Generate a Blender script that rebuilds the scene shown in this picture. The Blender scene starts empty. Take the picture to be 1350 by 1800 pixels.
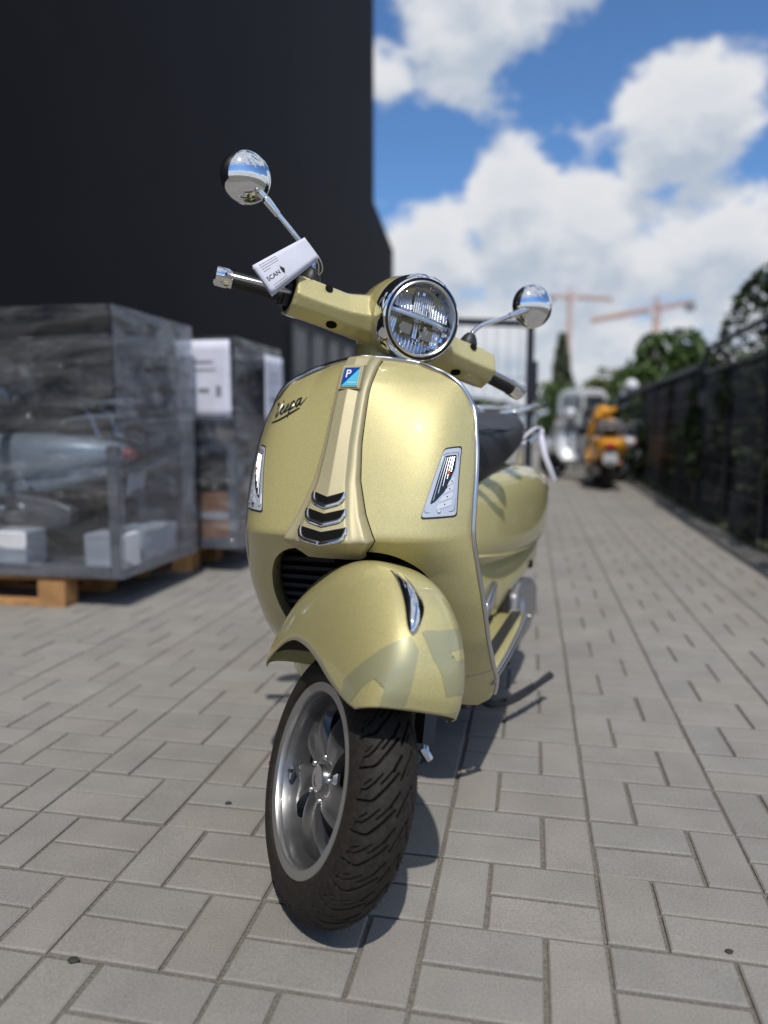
import bpy, bmesh, math, random
import numpy as np
from mathutils import Vector, Matrix

# ------------------------------------------------------------------ camera
scene = bpy.context.scene
COL = scene.collection
CAM_H, CAM_PITCH = 0.855, math.radians(6.58)
cam_data = bpy.data.cameras.new("camera")
cam_data.sensor_fit = 'VERTICAL'
cam_data.sensor_height = 24.0
cam_data.lens = 24.0 * 1300.0 / 1800.0
cam_data.clip_start = 0.02
cam_data.clip_end = 3000.0
cam_data.dof.use_dof = True
cam_data.dof.focus_distance = 1.39
cam_data.dof.aperture_fstop = 1.0
cam_data.dof.aperture_blades = 0
camera = bpy.data.objects.new("camera", cam_data)
camera.location = (0, 0, CAM_H)
camera.rotation_euler = (math.pi / 2 - CAM_PITCH, 0, 0)
COL.objects.link(camera)
scene.camera = camera

# ------------------------------------------------------------------ world: sky with cumulus clouds
SUN_EL, SUN_AZ = math.radians(57), math.radians(177.5)   # azimuth clockwise from +Y: behind the camera
world = bpy.data.worlds.new("World")
scene.world = world
world.use_nodes = True
wn, wl = world.node_tree.nodes, world.node_tree.links
wn.clear()
def W(t, **kw):
    n = wn.new(t)
    for k, v in kw.items(): setattr(n, k, v)
    return n
def wmath(op, a, b=None, c=None, clamp=False):
    n = W('ShaderNodeMath', operation=op, use_clamp=clamp)
    for i, v in enumerate((a, b, c)):
        if v is None: continue
        if isinstance(v, (int, float)): n.inputs[i].default_value = v
        else: wl.new(v, n.inputs[i])
    return n.outputs[0]
def wvec(op, a, b=None):
    n = W('ShaderNodeVectorMath', operation=op)
    for i, v in enumerate((a, b)):
        if v is None: continue
        if isinstance(v, tuple): n.inputs[i].default_value = v
        else: wl.new(v, n.inputs[i])
    return n
def wramp(v, a, b, lo=0.0, hi=1.0):
    n = W('ShaderNodeMapRange', interpolation_type='SMOOTHSTEP')
    wl.new(v, n.inputs[0])
    for i, x in zip((1, 2, 3, 4), (a, b, lo, hi)): n.inputs[i].default_value = x
    return n.outputs[0]
sky = W('ShaderNodeTexSky', sky_type='NISHITA')
sky.sun_disc = False
sky.sun_elevation = SUN_EL
sky.sun_rotation = SUN_AZ
sky.altitude = 50
sky.air_density = 1.0
sky.dust_density = 0.6
sky.ozone_density = 2.2
tc = W('ShaderNodeTexCoord')
dirv = wvec('NORMALIZE', tc.outputs['Generated']).outputs[0]
sep = W('ShaderNodeSeparateXYZ'); wl.new(dirv, sep.inputs[0])
def pix_dir(u, v):
    d = Vector(((u - 675) / 1300.0, 1.0, -(v - 900) / 1300.0)).normalized()
    c, s = math.cos(CAM_PITCH), math.sin(CAM_PITCH)
    return (d.x, d.y * c + d.z * s, d.z * c - d.y * s)
def cloud_noise(off, scale, detail=7.0, rough=0.56):
    m = W('ShaderNodeMapping')
    m.inputs['Location'].default_value = off
    m.inputs['Scale'].default_value = (1, 1, 1.55)
    wl.new(dirv, m.inputs[0])
    n = W('ShaderNodeTexNoise')
    n.inputs['Scale'].default_value = scale
    n.inputs['Detail'].default_value = detail
    n.inputs['Roughness'].default_value = rough
    wl.new(m.outputs[0], n.inputs['Vector'])
    return n.outputs['Fac']
# cumulus heaps (direction, angular radius in cos units) plus the low cover and the raised overhead cover
HEAPS = [((1225, 195), 0.085, .30), ((1150, 265), 0.05, .2), ((905, 385), 0.075, .30), ((760, 460), 0.09, .3), ((1010, 450), 0.10, .3), ((1260, 425), 0.09, .28),
         ((800, 10), 0.10, .26), ((680, 110), 0.05, .2), ((960, -60), 0.09, .2), ((-200, 150), 0.2, .25), ((2000, 200), .25, .28)]
def density(shift):
    acc = None
    elev = wmath('ADD', sep.outputs[2], -shift)
    cover = wmath('MAXIMUM', wramp(elev, 0.33, 0.20, 0.0, 0.24), wramp(elev, 0.48, 0.68, 0.0, 0.19))  # second ramp: cloud overhead, out of view, raised to lift the fill light
    acc = cover
    for (u, v), rad, amp in HEAPS:
        d = pix_dir(u, v)
        d = Vector((d[0], d[1], d[2] + shift)).normalized()
        dist = wvec('DISTANCE', dirv, tuple(d)).outputs['Value']
        acc = wmath('MAXIMUM', acc, wramp(dist, rad * 1.5, rad * 0.25, 0.0, amp))
    n1 = cloud_noise((3.1, 7.7, 1.3 - shift), 3.6)
    n2 = cloud_noise((9.2, 1.7, 4.3 - shift), 11.0, 6.0, .6)
    n = wmath('ADD', wmath('MULTIPLY', n1, 0.6), wmath('MULTIPLY', n2, 0.4))
    return wmath('ADD', n, acc)
dens = density(0.0)
dens_up = density(-0.045)          # how much cloud lies above this direction: the shaded base
mask = wramp(dens, 0.60, 0.70)
lit = wmath('SUBTRACT', dens, dens_up)
shade = wramp(lit, -0.10, 0.10)
thick = wramp(dens, 0.64, 0.86)
shade = wmath('ADD', wmath('MULTIPLY', shade, .75), wmath('MULTIPLY', wmath('SUBTRACT', 1.0, thick), .25), clamp=True)
ccol = W('ShaderNodeMix', data_type='RGBA')
wl.new(shade, ccol.inputs[0])
CLOUD = 7.9
ccol.inputs[6].default_value = (0.50 * CLOUD, 0.60 * CLOUD, 0.74 * CLOUD, 1)
ccol.inputs[7].default_value = (0.98 * CLOUD, 0.99 * CLOUD, 1.02 * CLOUD, 1)
tint = W('ShaderNodeMix', data_type='RGBA', blend_type='MULTIPLY')
tint.inputs[0].default_value = 1.0
wl.new(sky.outputs[0], tint.inputs[6]); tint.inputs[7].default_value = (0.76, 1.06, 1.36, 1)
cmix = W('ShaderNodeMix', data_type='RGBA')
wl.new(mask, cmix.inputs[0]); wl.new(tint.outputs[2], cmix.inputs[6]); wl.new(ccol.outputs[2], cmix.inputs[7])
bg = W('ShaderNodeBackground'); bg.inputs[1].default_value = 0.095
wl.new(cmix.outputs[2], bg.inputs[0])
wo = W('ShaderNodeOutputWorld'); wl.new(bg.outputs[0], wo.inputs[0])

sun_data = bpy.data.lights.new("sun", 'SUN')
sun_data.energy = 3.0
sun_data.angle = math.radians(0.8)
sun_data.color = (1.0, 0.955, 0.88)
sun = bpy.data.objects.new("sun", sun_data)
sd = Vector((math.sin(SUN_AZ) * math.cos(SUN_EL), math.cos(SUN_AZ) * math.cos(SUN_EL), math.sin(SUN_EL)))
sun.rotation_euler = (-sd).to_track_quat('-Z', 'Y').to_euler()
sun.location = sd * 30
COL.objects.link(sun)

scene.view_settings.view_transform = 'Standard'
scene.view_settings.look = 'None'
scene.view_settings.exposure = 0.1
scene.view_settings.gamma = 1.0
scene.view_settings.use_curve_mapping = False
scene.cycles.use_denoising = True
scene.cycles.max_bounces = 10
scene.cycles.transparent_max_bounces = 16
scene.cycles.sample_clamp_indirect = 6.0
scene.cycles.caustics_reflective = False
scene.cycles.caustics_refractive = False

# ------------------------------------------------------------------ materials
MATS = {}
def mat(name, col, rough=.5, metal=0., coat=0., coat_rough=.03, spec=.5, noise=None, bump=None, emis=None, aniso=None):
    """noise=(scale, amount, detail) varies the colour, bump=(scale, strength) the relief"""
    m = bpy.data.materials.new(name); m.use_nodes = True
    nt = m.node_tree; p = nt.nodes['Principled BSDF']
    p.inputs['Base Color'].default_value = (*col, 1)
    p.inputs['Roughness'].default_value = rough
    p.inputs['Metallic'].default_value = metal
    p.inputs['Coat Weight'].default_value = coat
    p.inputs['Coat Roughness'].default_value = coat_rough
    p.inputs['Specular IOR Level'].default_value = spec
    if noise or bump:
        tcn = nt.nodes.new('ShaderNodeTexCoord')
    if noise:
        n = nt.nodes.new('ShaderNodeTexNoise'); n.inputs['Scale'].default_value = noise[0]
        n.inputs['Detail'].default_value = noise[2] if len(noise) > 2 else 5
        nt.links.new(tcn.outputs['Object'], n.inputs['Vector'])
        mx = nt.nodes.new('ShaderNodeMix'); mx.data_type = 'RGBA'
        a = noise[1]
        mx.inputs[6].default_value = (*[c * (1 - a) for c in col], 1)
        mx.inputs[7].default_value = (*[min(1, c * (1 + a)) for c in col], 1)
        cr = nt.nodes.new('ShaderNodeMapRange'); cr.inputs[1].default_value = .3; cr.inputs[2].default_value = .7
        nt.links.new(n.outputs['Fac'], cr.inputs[0]); nt.links.new(cr.outputs[0], mx.inputs[0])
        nt.links.new(mx.outputs[2], p.inputs['Base Color'])
    if bump:
        n = nt.nodes.new('ShaderNodeTexNoise'); n.inputs['Scale'].default_value = bump[0]
        n.inputs['Detail'].default_value = 4
        nt.links.new(tcn.outputs['Object'], n.inputs['Vector'])
        b = nt.nodes.new('ShaderNodeBump'); b.inputs['Strength'].default_value = bump[1]; b.inputs['Distance'].default_value = .002
        nt.links.new(n.outputs['Fac'], b.inputs['Height']); nt.links.new(b.outputs[0], p.inputs['Normal'])
    if emis:
        p.inputs['Emission Color'].default_value = (*col, 1); p.inputs['Emission Strength'].default_value = emis
    MATS[name] = m
    return m
def clear_mat(name, tint=(1, 1, 1), gloss=.10, rough=.02, haze=0., wrinkle=None):
    """thin clear plastic or glass: what lies behind shows through, plus its own gloss and a little haze"""
    m = bpy.data.materials.new(name); m.use_nodes = True
    nt = m.node_tree; nt.nodes.clear(); N = nt.nodes.new; L = nt.links.new
    out = N('ShaderNodeOutputMaterial'); tr = N('ShaderNodeBsdfTransparent'); tr.inputs[0].default_value = (*tint, 1)
    gl = N('ShaderNodeBsdfGlossy'); gl.inputs['Roughness'].default_value = rough
    fr = N('ShaderNodeLayerWeight'); fr.inputs['Blend'].default_value = .5
    pw = N('ShaderNodeMath'); pw.operation = 'POWER'; pw.inputs[1].default_value = 4.0; L(fr.outputs['Facing'], pw.inputs[0])
    ad = N('ShaderNodeMath'); ad.operation = 'MULTIPLY_ADD'; ad.inputs[1].default_value = .8; ad.inputs[2].default_value = gloss; ad.use_clamp = True
    L(pw.outputs[0], ad.inputs[0])
    mx = N('ShaderNodeMixShader'); L(ad.outputs[0], mx.inputs[0]); L(tr.outputs[0], mx.inputs[1]); L(gl.outputs[0], mx.inputs[2])
    last = mx
    if haze:
        df = N('ShaderNodeBsdfDiffuse'); df.inputs[0].default_value = (.75, .78, .82, 1)
        m2 = N('ShaderNodeMixShader'); m2.inputs[0].default_value = haze
        L(mx.outputs[0], m2.inputs[1]); L(df.outputs[0], m2.inputs[2]); last = m2
    if wrinkle:
        tcn = N('ShaderNodeTexCoord'); mp = N('ShaderNodeMapping'); mp.inputs['Scale'].default_value = wrinkle[1]; mp.inputs['Rotation'].default_value = (.35, .35, 0)
        L(tcn.outputs['Object'], mp.inputs[0])
        n = N('ShaderNodeTexNoise'); n.inputs['Scale'].default_value = wrinkle[0]; n.inputs['Detail'].default_value = 5; n.inputs['Distortion'].default_value = 1.2
        L(mp.outputs[0], n.inputs['Vector'])
        b = N('ShaderNodeBump'); b.inputs['Strength'].default_value = 1.0; b.inputs['Distance'].default_value = .10
        L(n.outputs['Fac'], b.inputs['Height']); L(b.outputs[0], gl.inputs['Normal']); L(b.outputs[0], fr.inputs['Normal'])
        if haze:
            r = N('ShaderNodeMapRange'); r.inputs[1].default_value = .45; r.inputs[2].default_value = .75
            r.inputs[3].default_value = haze * .35; r.inputs[4].default_value = min(1, haze * 3.2)
            L(n.outputs['Fac'], r.inputs[0]); L(r.outputs[0], m2.inputs[0])
    L(last.outputs[0], out.inputs[0])
    MATS[name] = m
    return m

def paint_mat(name, col, flake=.25, metal=.45, rough=.38):
    """metallic paint under clear coat with flakes, faint film streaks and dust"""
    m = mat(name, col, rough, metal, 1.0, .025)
    nt = m.node_tree; N = nt.nodes.new; L = nt.links.new; p = nt.nodes['Principled BSDF']
    tcn = N('ShaderNodeTexCoord')
    v = N('ShaderNodeTexVoronoi'); v.inputs['Scale'].default_value = 1400
    L(tcn.outputs['Object'], v.inputs['Vector'])
    s = N('ShaderNodeSeparateColor'); L(v.outputs['Color'], s.inputs[0])
    mx = N('ShaderNodeMix'); mx.data_type = 'RGBA'
    mx.inputs[6].default_value = (*[c * (1 - flake) for c in col], 1); mx.inputs[7].default_value = (*[min(1, c * (1 + flake)) for c in col], 1)
    L(s.outputs[0], mx.inputs[0]); L(mx.outputs[2], p.inputs['Base Color'])
    n = N('ShaderNodeTexNoise'); n.inputs['Scale'].default_value = 14; n.inputs['Detail'].default_value = 6; n.inputs['Distortion'].default_value = 1.5
    L(tcn.outputs['Object'], n.inputs['Vector'])
    r = N('ShaderNodeMapRange'); r.inputs[1].default_value = .35; r.inputs[2].default_value = .75; r.inputs[3].default_value = .008; r.inputs[4].default_value = .06
    L(n.outputs['Fac'], r.inputs[0]); L(r.outputs[0], p.inputs['Coat Roughness'])
    n2 = N('ShaderNodeTexNoise'); n2.inputs['Scale'].default_value = 60; L(tcn.outputs['Object'], n2.inputs['Vector'])
    b = N('ShaderNodeBump'); b.inputs['Strength'].default_value = .02; b.inputs['Distance'].default_value = .002
    L(n2.outputs['Fac'], b.inputs['Height']); L(b.outputs[0], p.inputs['Coat Normal'])
    return m
GOLD = paint_mat('green_gold_paint', (.520, .462, .208), .20, .22, .47)
CHAMP = mat('satin_champagne_paint', (.44, .39, .235), .52, .25, .06, .4, noise=(900, .12, 2))
DECAL = mat('grey_olive_decal', (.362, .348, .198), .45, .22, .9, .04)
CHROME = mat('chrome', (.86, .87, .88), .04, 1.0)
SATIN = mat('satin_aluminium', (.62, .63, .65), .28, 1.0)
ALLOY = mat('silver_wheel_paint', (.17, .172, .178), .36, .75, .6, .08, noise=(40, .1))
ALLOY_CUT = mat('machined_rim_lip', (.46, .46, .46), .36, .9)
RUBBER = mat('tyre_rubber', (.0215, .0180, .0150), .68, spec=.28, noise=(120, .35), bump=(900, .25))
BLACKP = mat('black_plastic', (.018, .018, .02), .48)
BLACKV = mat('deep_black_recess', (.006, .006, .006), .8, spec=.1)
GRIPM = mat('black_grip_rubber', (.015, .015, .016), .65, bump=(400, .4))
SEATM = mat('black_seat_vinyl', (.022, .023, .026), .52, bump=(1200, .25))
STEELD = mat('dark_steel', (.05, .052, .06), .4, .7)
CAST = mat('cast_aluminium', (.33, .33, .34), .48, .8, noise=(60, .15))
WHITEP = mat('white_plastic', (.72, .73, .76), .4)
INDW = mat('pale_lamp_housing', (.62, .65, .70), .18, .15)
SMOKE = mat('dark_lamp_reflector', (.05, .05, .055), .18, .6)
AMBER = mat('orange_bulb', (.75, .13, .03), .25)
LENS = clear_mat('clear_lens', (.97, .98, 1), .04, .02)
PAPER = mat('white_paper', (.64, .65, .74), .75, noise=(30, .05))
INK = mat('black_ink', (.015, .015, .018), .8)
BLUE = mat('badge_dark_blue', (.012, .06, .30), .15, .0, .8, .03)
CYAN = mat('badge_light_blue', (.10, .52, .72), .15, .0, .8, .03)
WHITE = mat('white_enamel', (.8, .8, .8), .3)
REDM = mat('red_paint', (.55, .02, .05), .5)
STRAP = mat('white_strap', (.62, .62, .72), .5)

# ------------------------------------------------------------------ geometry helpers
class MB:
    def __init__(s): s.v, s.f = [], []
    def add(s, vs, fs):
        o = len(s.v); s.v += [tuple(map(float, p)) for p in vs]; s.f += [tuple(i + o for i in f) for f in fs]; return s
    def box(s, c, d, rot=None):
        m = rot.to_matrix() if rot is not None and hasattr(rot, 'to_matrix') else rot
        pts = []
        for x in (-.5, .5):
            for y in (-.5, .5):
                for z in (-.5, .5):
                    p = Vector((x * d[0], y * d[1], z * d[2]))
                    if m is not None: p = m @ p
                    pts.append(p + Vector(c))
        return s.add(pts, [(0, 1, 3, 2), (4, 6, 7, 5), (0, 4, 5, 1), (2, 3, 7, 6), (0, 2, 6, 4), (1, 5, 7, 3)])
    def bar(s, a, b, w, h, up=(0, 0, 1)):
        a, b = Vector(a), Vector(b); d = (b - a).normalized(); u = Vector(up)
        x = d.cross(u)
        if x.length < 1e-4: x = d.cross(Vector((1, 0, 0)))
        x.normalize(); y = x.cross(d)
        r = [(-1, -1), (1, -1), (1, 1), (-1, 1)]
        vs = [a + x * i * w / 2 + y * j * h / 2 for i, j in r] + [b + x * i * w / 2 + y * j * h / 2 for i, j in r]
        return s.add(vs, [(3, 2, 1, 0), (4, 5, 6, 7)] + [(i, (i + 1) % 4, (i + 1) % 4 + 4, i + 4) for i in range(4)])
    def tube(s, path, r, n=10, caps=True, closed=False, squash=None):
        P = [Vector(p) for p in path]; m = len(P)
        R = list(r) if hasattr(r, '__len__') else [r] * m
        rings = []; prev = None
        for i in range(m):
            if closed: t = P[(i + 1) % m] - P[i - 1]
            else: t = P[min(i + 1, m - 1)] - P[max(i - 1, 0)]
            t.normalize()
            if prev is None:
                a = t.cross(Vector((0, 0, 1)))
                if a.length < .05: a = t.cross(Vector((0, 1, 0)))
            else: a = prev - t * prev.dot(t)
            a.normalize(); prev = a; b = t.cross(a)
            k = squash if squash else 1.0
            rings.append([P[i] + a * R[i] * math.cos(2 * math.pi * j / n) + b * R[i] * k * math.sin(2 * math.pi * j / n) for j in range(n)])
        return s.rings(rings, caps and not closed, closed)
    def rings(s, rings, caps=True, closed=False):
        n = len(rings[0]); m = len(rings); vs = [p for r in rings for p in r]; fs = []
        for i in range(m if closed else m - 1):
            k = (i + 1) % m
            for j in range(n):
                fs.append((i * n + j, i * n + (j + 1) % n, k * n + (j + 1) % n, k * n + j))
        if caps: fs += [tuple(range(n))[::-1], tuple((m - 1) * n + j for j in range(n))]
        return s.add(vs, fs)
    def lathe(s, prof, origin, axis, n=48, ref=None, closed=False, a0=0., a1=None):
        """prof: (radius, distance along axis)"""
        o, a = Vector(origin), Vector(axis).normalized()
        x = Vector(ref) if ref else (a.orthogonal())
        x = (x - a * x.dot(a)).normalized(); y = a.cross(x)
        vs, fs = [], []
        m = len(prof)
        for j in range(n):
            t = 2 * math.pi * j / n
            d = x * math.cos(t) + y * math.sin(t)
            vs += [o + d * r + a * h for r, h in prof]
        for j in range(n):
            k = (j + 1) % n
            for i in range(m if closed else m - 1):
                i2 = (i + 1) % m
                fs.append((j * m + i, k * m + i, k * m + i2, j * m + i2))
        return s.add(vs, fs)
    def grid(s, P, cu=False, cv=False):
        m, n = len(P), len(P[0]); vs = [p for r in P for p in r]; fs = []
        for i in range(m if cu else m - 1):
            for j in range(n if cv else n - 1):
                a, b = (i + 1) % m, (j + 1) % n
                fs.append((i * n + j, i * n + b, a * n + b, a * n + j))
        return s.add(vs, fs)
    def sphere(s, c, r, nu=16, nv=10):
        rr = r if hasattr(r, '__len__') else (r, r, r)
        P = []
        for i in range(nv + 1):
            a = math.pi * i / nv - math.pi / 2
            P.append([(c[0] + rr[0] * math.cos(a) * math.cos(2 * math.pi * j / nu), c[1] + rr[1] * math.cos(a) * math.sin(2 * math.pi * j / nu), c[2] + rr[2] * math.sin(a)) for j in range(nu)])
        return s.grid(P, cv=True)
    def build(s, name, material, parent=None, xf=None, sharp=38, weld=True, recalc=True, mods=()):
        vs = s.v if xf is None else [tuple(xf(p)) for p in s.v]
        me = bpy.data.meshes.new(name); me.from_pydata(vs, [], s.f); 
        if weld or recalc:
            bm = bmesh.new(); bm.from_mesh(me)
            if weld: bmesh.ops.remove_doubles(bm, verts=bm.verts, dist=2e-5)
            if recalc: bmesh.ops.recalc_face_normals(bm, faces=bm.faces)
            bm.to_mesh(me); bm.free()
        me.polygons.foreach_set('use_smooth', [True] * len(me.polygons))
        if sharp is not None and sharp < 180: me.set_sharp_from_angle(angle=math.radians(sharp))
        me.materials.append(material)
        o = bpy.data.objects.new(name, me); COL.objects.link(o)
        if parent: o.parent = parent
        for kind, kw in mods:
            md = o.modifiers.new(kind.lower(), kind)
            for k, v in kw.items(): setattr(md, k, v)
        return o
def empty(name, loc, rz=0., parent=None):
    o = bpy.data.objects.new(name, None); COL.objects.link(o); o.location = loc; o.rotation_euler = (0, 0, rz)
    o.empty_display_size = .1
    if parent: o.parent = parent
    return o
def tag(o, label=None, cat=None, group=None, kind=None):
    if label: o['label'] = label
    if cat: o['category'] = cat
    if group: o['group'] = group
    if kind: o['kind'] = kind
    return o
def copy_tree(o, parent=None):
    c = o.copy(); COL.objects.link(c); c.parent = parent
    for ch in [k for k in bpy.data.objects if k.parent == o]: copy_tree(ch, c)
    return c
def ip(z, tab):
    return float(np.interp(z, [a for a, b in tab], [b for a, b in tab]))
def smooth_path(P, n=6):
    """Catmull-Rom through the points"""
    P = [np.array(p, float) for p in P]; out = []
    for i in range(len(P) - 1):
        p0 = P[i - 1] if i else 2 * P[0] - P[1]; p1, p2 = P[i], P[i + 1]
        p3 = P[i + 2] if i + 2 < len(P) else 2 * P[-1] - P[-2]
        for k in range(n):
            t = k / n
            out.append(.5 * ((2 * p1) + (-p0 + p2) * t + (2 * p0 - 5 * p1 + 4 * p2 - p3) * t * t + (-p0 + 3 * p1 - 3 * p2 + p3) * t ** 3))
    out.append(P[-1]); return out
def superellipse(hw, hz, n, k=32, top=None):
    out = []
    for j in range(k):
        a = 2 * math.pi * j / k; c, s_ = math.cos(a), math.sin(a)
        e = n if (s_ < 0 or top is None) else top
        out.append((hw * math.copysign(abs(c) ** (2 / e), c), hz * math.copysign(abs(s_) ** (2 / e), s_)))
    return out
# ------------------------------------------------------------------ the gold scooter
BETA = math.radians(19.5)
scooter = empty('motor_scooter', (-.128, 1.259, 0), -BETA)
tag(scooter, 'green-gold metallic scooter parked with its front wheel turned, in the foreground', 'scooter')
AX = Vector((0, math.sin(math.radians(23.5)), math.cos(math.radians(23.5))))
SM = Matrix.Rotation(math.radians(46), 3, AX)
SA = Vector((0, .046, .214))
def ST(p): return SA + SM @ (Vector(p) - SA)          # turn with the handlebar

YC = [(.20, .45), (.25, .40), (.30, .33), (.40, .26), (.50, .20), (.58, .150), (.625, .108), (.652, .084), (.66, .086), (.72, .110), (.80, .142), (.88, .175), (.94, .200), (.975, .222), (.992, .245)]
YE = [(.20, .47), (.25, .44), (.30, .42), (.345, .37), (.42, .30), (.515, .243), (.58, .214), (.63, .200), (.66, .201), (.70, .206), (.76, .225), (.82, .251), (.88, .275), (.94, .296), (1.0, .318)]
XR = [(.20, .246), (.30, .246), (.42, .25), (.515, .2495), (.58, .245), (.62, .241), (.66, .238), (.76, .2365), (.81, .2345), (.845, .231), (.88, .226), (.91, .222), (1.0, .216)]
def smooth_tab(tab, w):
    zs = np.linspace(tab[0][0], tab[-1][0], 400)
    f = np.interp(zs, [a for a, b in tab], [b for a, b in tab])
    k = max(1, int(w / (zs[1] - zs[0]))); ker = np.ones(2 * k + 1) / (2 * k + 1)
    g = np.convolve(np.pad(f, k, mode='reflect', reflect_type='odd'), ker, 'valid')
    return list(zip(zs, g))
YCs, YEs, XRs = smooth_tab(YC, .0035), smooth_tab(YE, .012), smooth_tab(XR, .04)
TOPZ = [(0, .992), (.05, .989), (.103, .980), (.153, .960), (.185, .940), (.202, .920), (.213, .900), (.23, .86)]
TOPR = [(0, .012), (.05, .040), (.103, .066), (.153, .055), (.185, .036), (.213, .018), (.23, .0), (.3, .0)]     # how far the top edge rolls back
def LS(x, z):
    d = max(0., ip(abs(x), TOPZ) - z); roll = ip(abs(x), TOPR) * math.exp(-(d / .055) ** 1.1)
    return LS0(x, z) + roll
def LS0(x, z):
    s = abs(x) / ip(z, XRs); g = .44 * s ** 1.5 + .56 * s ** 7
    return ip(z, YCs) + (ip(z, YEs) - ip(z, YCs)) * g

edge = smooth_path([(0, .992), (.05, .989), (.103, .980), (.153, .960), (.185, .940), (.202, .920), (.213, .900), (.221, .88), (.2275, .845), (.2325, .81), (.236, .76), (.237, .70), (.2375, .66),
                    (.241, .62), (.245, .58), (.2495, .515), (.25, .42), (.248, .345), (.246, .295), (.236, .258), (.205, .235)], 5)
inner = smooth_path([(0, .985), (0, .93), (0, .86), (0, .79), (0, .73), (0, .68), (0, .655), (0, .64), (0, .628), (.05, .627), (.09, .624), (.12, .614), (.15, .592), (.17, .56), (.181, .515),
                     (.179, .47), (.165, .42), (.15, .36), (.14, .30), (.135, .235)], 5)
def arclen(P):
    d = [0.]
    for a, b in zip(P, P[1:]): d.append(d[-1] + float(np.hypot(*(np.array(b) - np.array(a)))))
    return np.array(d)
def resamp(P, ts):
    d = arclen(P); d /= d[-1]; P = np.array(P)
    return np.stack([np.interp(ts, d, P[:, 0]), np.interp(ts, d, P[:, 1])], 1)
K, M = 110, 40
# both rails are walked together: knots pair the heights of the inner and outer rail
kn_i = [0, .28, .405, .462, .50, .66, 1.0]
di, de = arclen(inner), arclen(edge)
def rail_t(P, pred):
    d = arclen(P); i = next(k for k, p in enumerate(P) if pred(p)); return d[i] / d[-1]
ti = [0, rail_t(inner, lambda p: p[1] < .87), rail_t(inner, lambda p: p[1] < .70), rail_t(inner, lambda p: p[1] <= .6285), rail_t(inner, lambda p: p[0] > .118), rail_t(inner, lambda p: p[1] < .53), rail_t(inner, lambda p: p[1] < .36), 1.]
te = [0, rail_t(edge, lambda p: p[1] < .90), rail_t(edge, lambda p: p[1] < .71), rail_t(edge, lambda p: p[1] < .632), rail_t(edge, lambda p: p[1] < .61), rail_t(edge, lambda p: p[1] < .52), rail_t(edge, lambda p: p[1] < .36), 1.]
row = np.linspace(0, 1, K); kn = [0, .25, .44, .55, .66, .80, .92, 1.]
I_ = resamp(inner, np.interp(row, kn, ti)); E_ = resamp(edge, np.interp(row, kn, te))
panel = MB()
for sg in (1, -1):
    P = []
    for k in range(K):
        r = []
        if np.interp(row[k], kn, ti) > ti[3]:     # rolled lip round the wheel arch
            for dx, dy in ((.022, .055), (.012, .045), (.003, .02)):
                x, z = I_[k]; r.append((sg * (x + dx * .4), LS(x, z) + dy, z + dx * .25))
        else:
            r += [(0, LS(0, I_[k][1]), I_[k][1])] * 3
        for j in range(M + 1):
            t = j / M; x, z = I_[k] * (1 - t) + E_[k] * t
            r.append((sg * x, LS(x, z), z))
        x, z = E_[k]; r.append((sg * x * .985, LS(x, z) + .02, z - (.004 if z > .9 else 0)))
        P.append(r)
    panel.grid(P)
front_panel = panel.build('front_panel', GOLD, scooter, sharp=50)

trim_path = [(-x, LS(x, z) + (.010 if z < .9 else .010 * max(0, .97 - z) / .07 - .001), z + (.001 if z > .9 else 0)) for x, z in edge[::-1][6:]] + [(x, LS(x, z) + (.010 if z < .9 else .010 * max(0, .97 - z) / .07 - .001), z + (.001 if z > .9 else 0)) for x, z in edge[1:-6]]
trim_path = [(p[0] * 1.008, p[1], p[2]) for p in trim_path]
MB().tube(trim_path, .0052, 10).build('edge_trim', SATIN, scooter)
# rear face of the leg shield and the tunnel behind it
back = MB()
P = []
for z in np.linspace(.31, .985, 24):
    xe = max(.02, float(np.interp(-z, [-p[1] for p in edge], [p[0] for p in edge])) * .975)
    P.append([(x, ip(z, YEs) + .035 + (.05 * (1 - (x / xe) ** 2)) + (.12 if z < .62 else .12 * max(0, 1 - (z - .62) / .15)) * (1 - (x / xe) ** 2), z) for x in np.linspace(-xe, xe, 17)])
back.grid(P); back.build('inner_leg_shield', GOLD, scooter)
# black radiator panel with louvres inside the arch
MB().grid([[(x, ip(z, YEs) + .045 - .02 * (x / .2) ** 2, z) for x in np.linspace(-.2, .2, 13)] for z in np.linspace(.25, .645, 14)]).build('arch_liner', BLACKV, scooter)
for i in range(12):
    z = .37 + i * .021
    for sx in (-1, 1):
        MB().box((sx * .115, ip(z, YEs) + .015, z), (.135, .03, .007), Matrix.Rotation(math.radians(-22), 3, 'X')).build('louvre', BLACKP, scooter)

# seam of the lower shield
for sg in (1, -1):
    pts = [(x, z) for x, z in zip(np.linspace(.142, .248, 14), np.linspace(.315, .338, 14))]
    MB().tube([(sg * x, LS(x, z) - .0002, z) for x, z in pts], .0013, 6).build('panel_seam', CHAMP, scooter)

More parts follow.
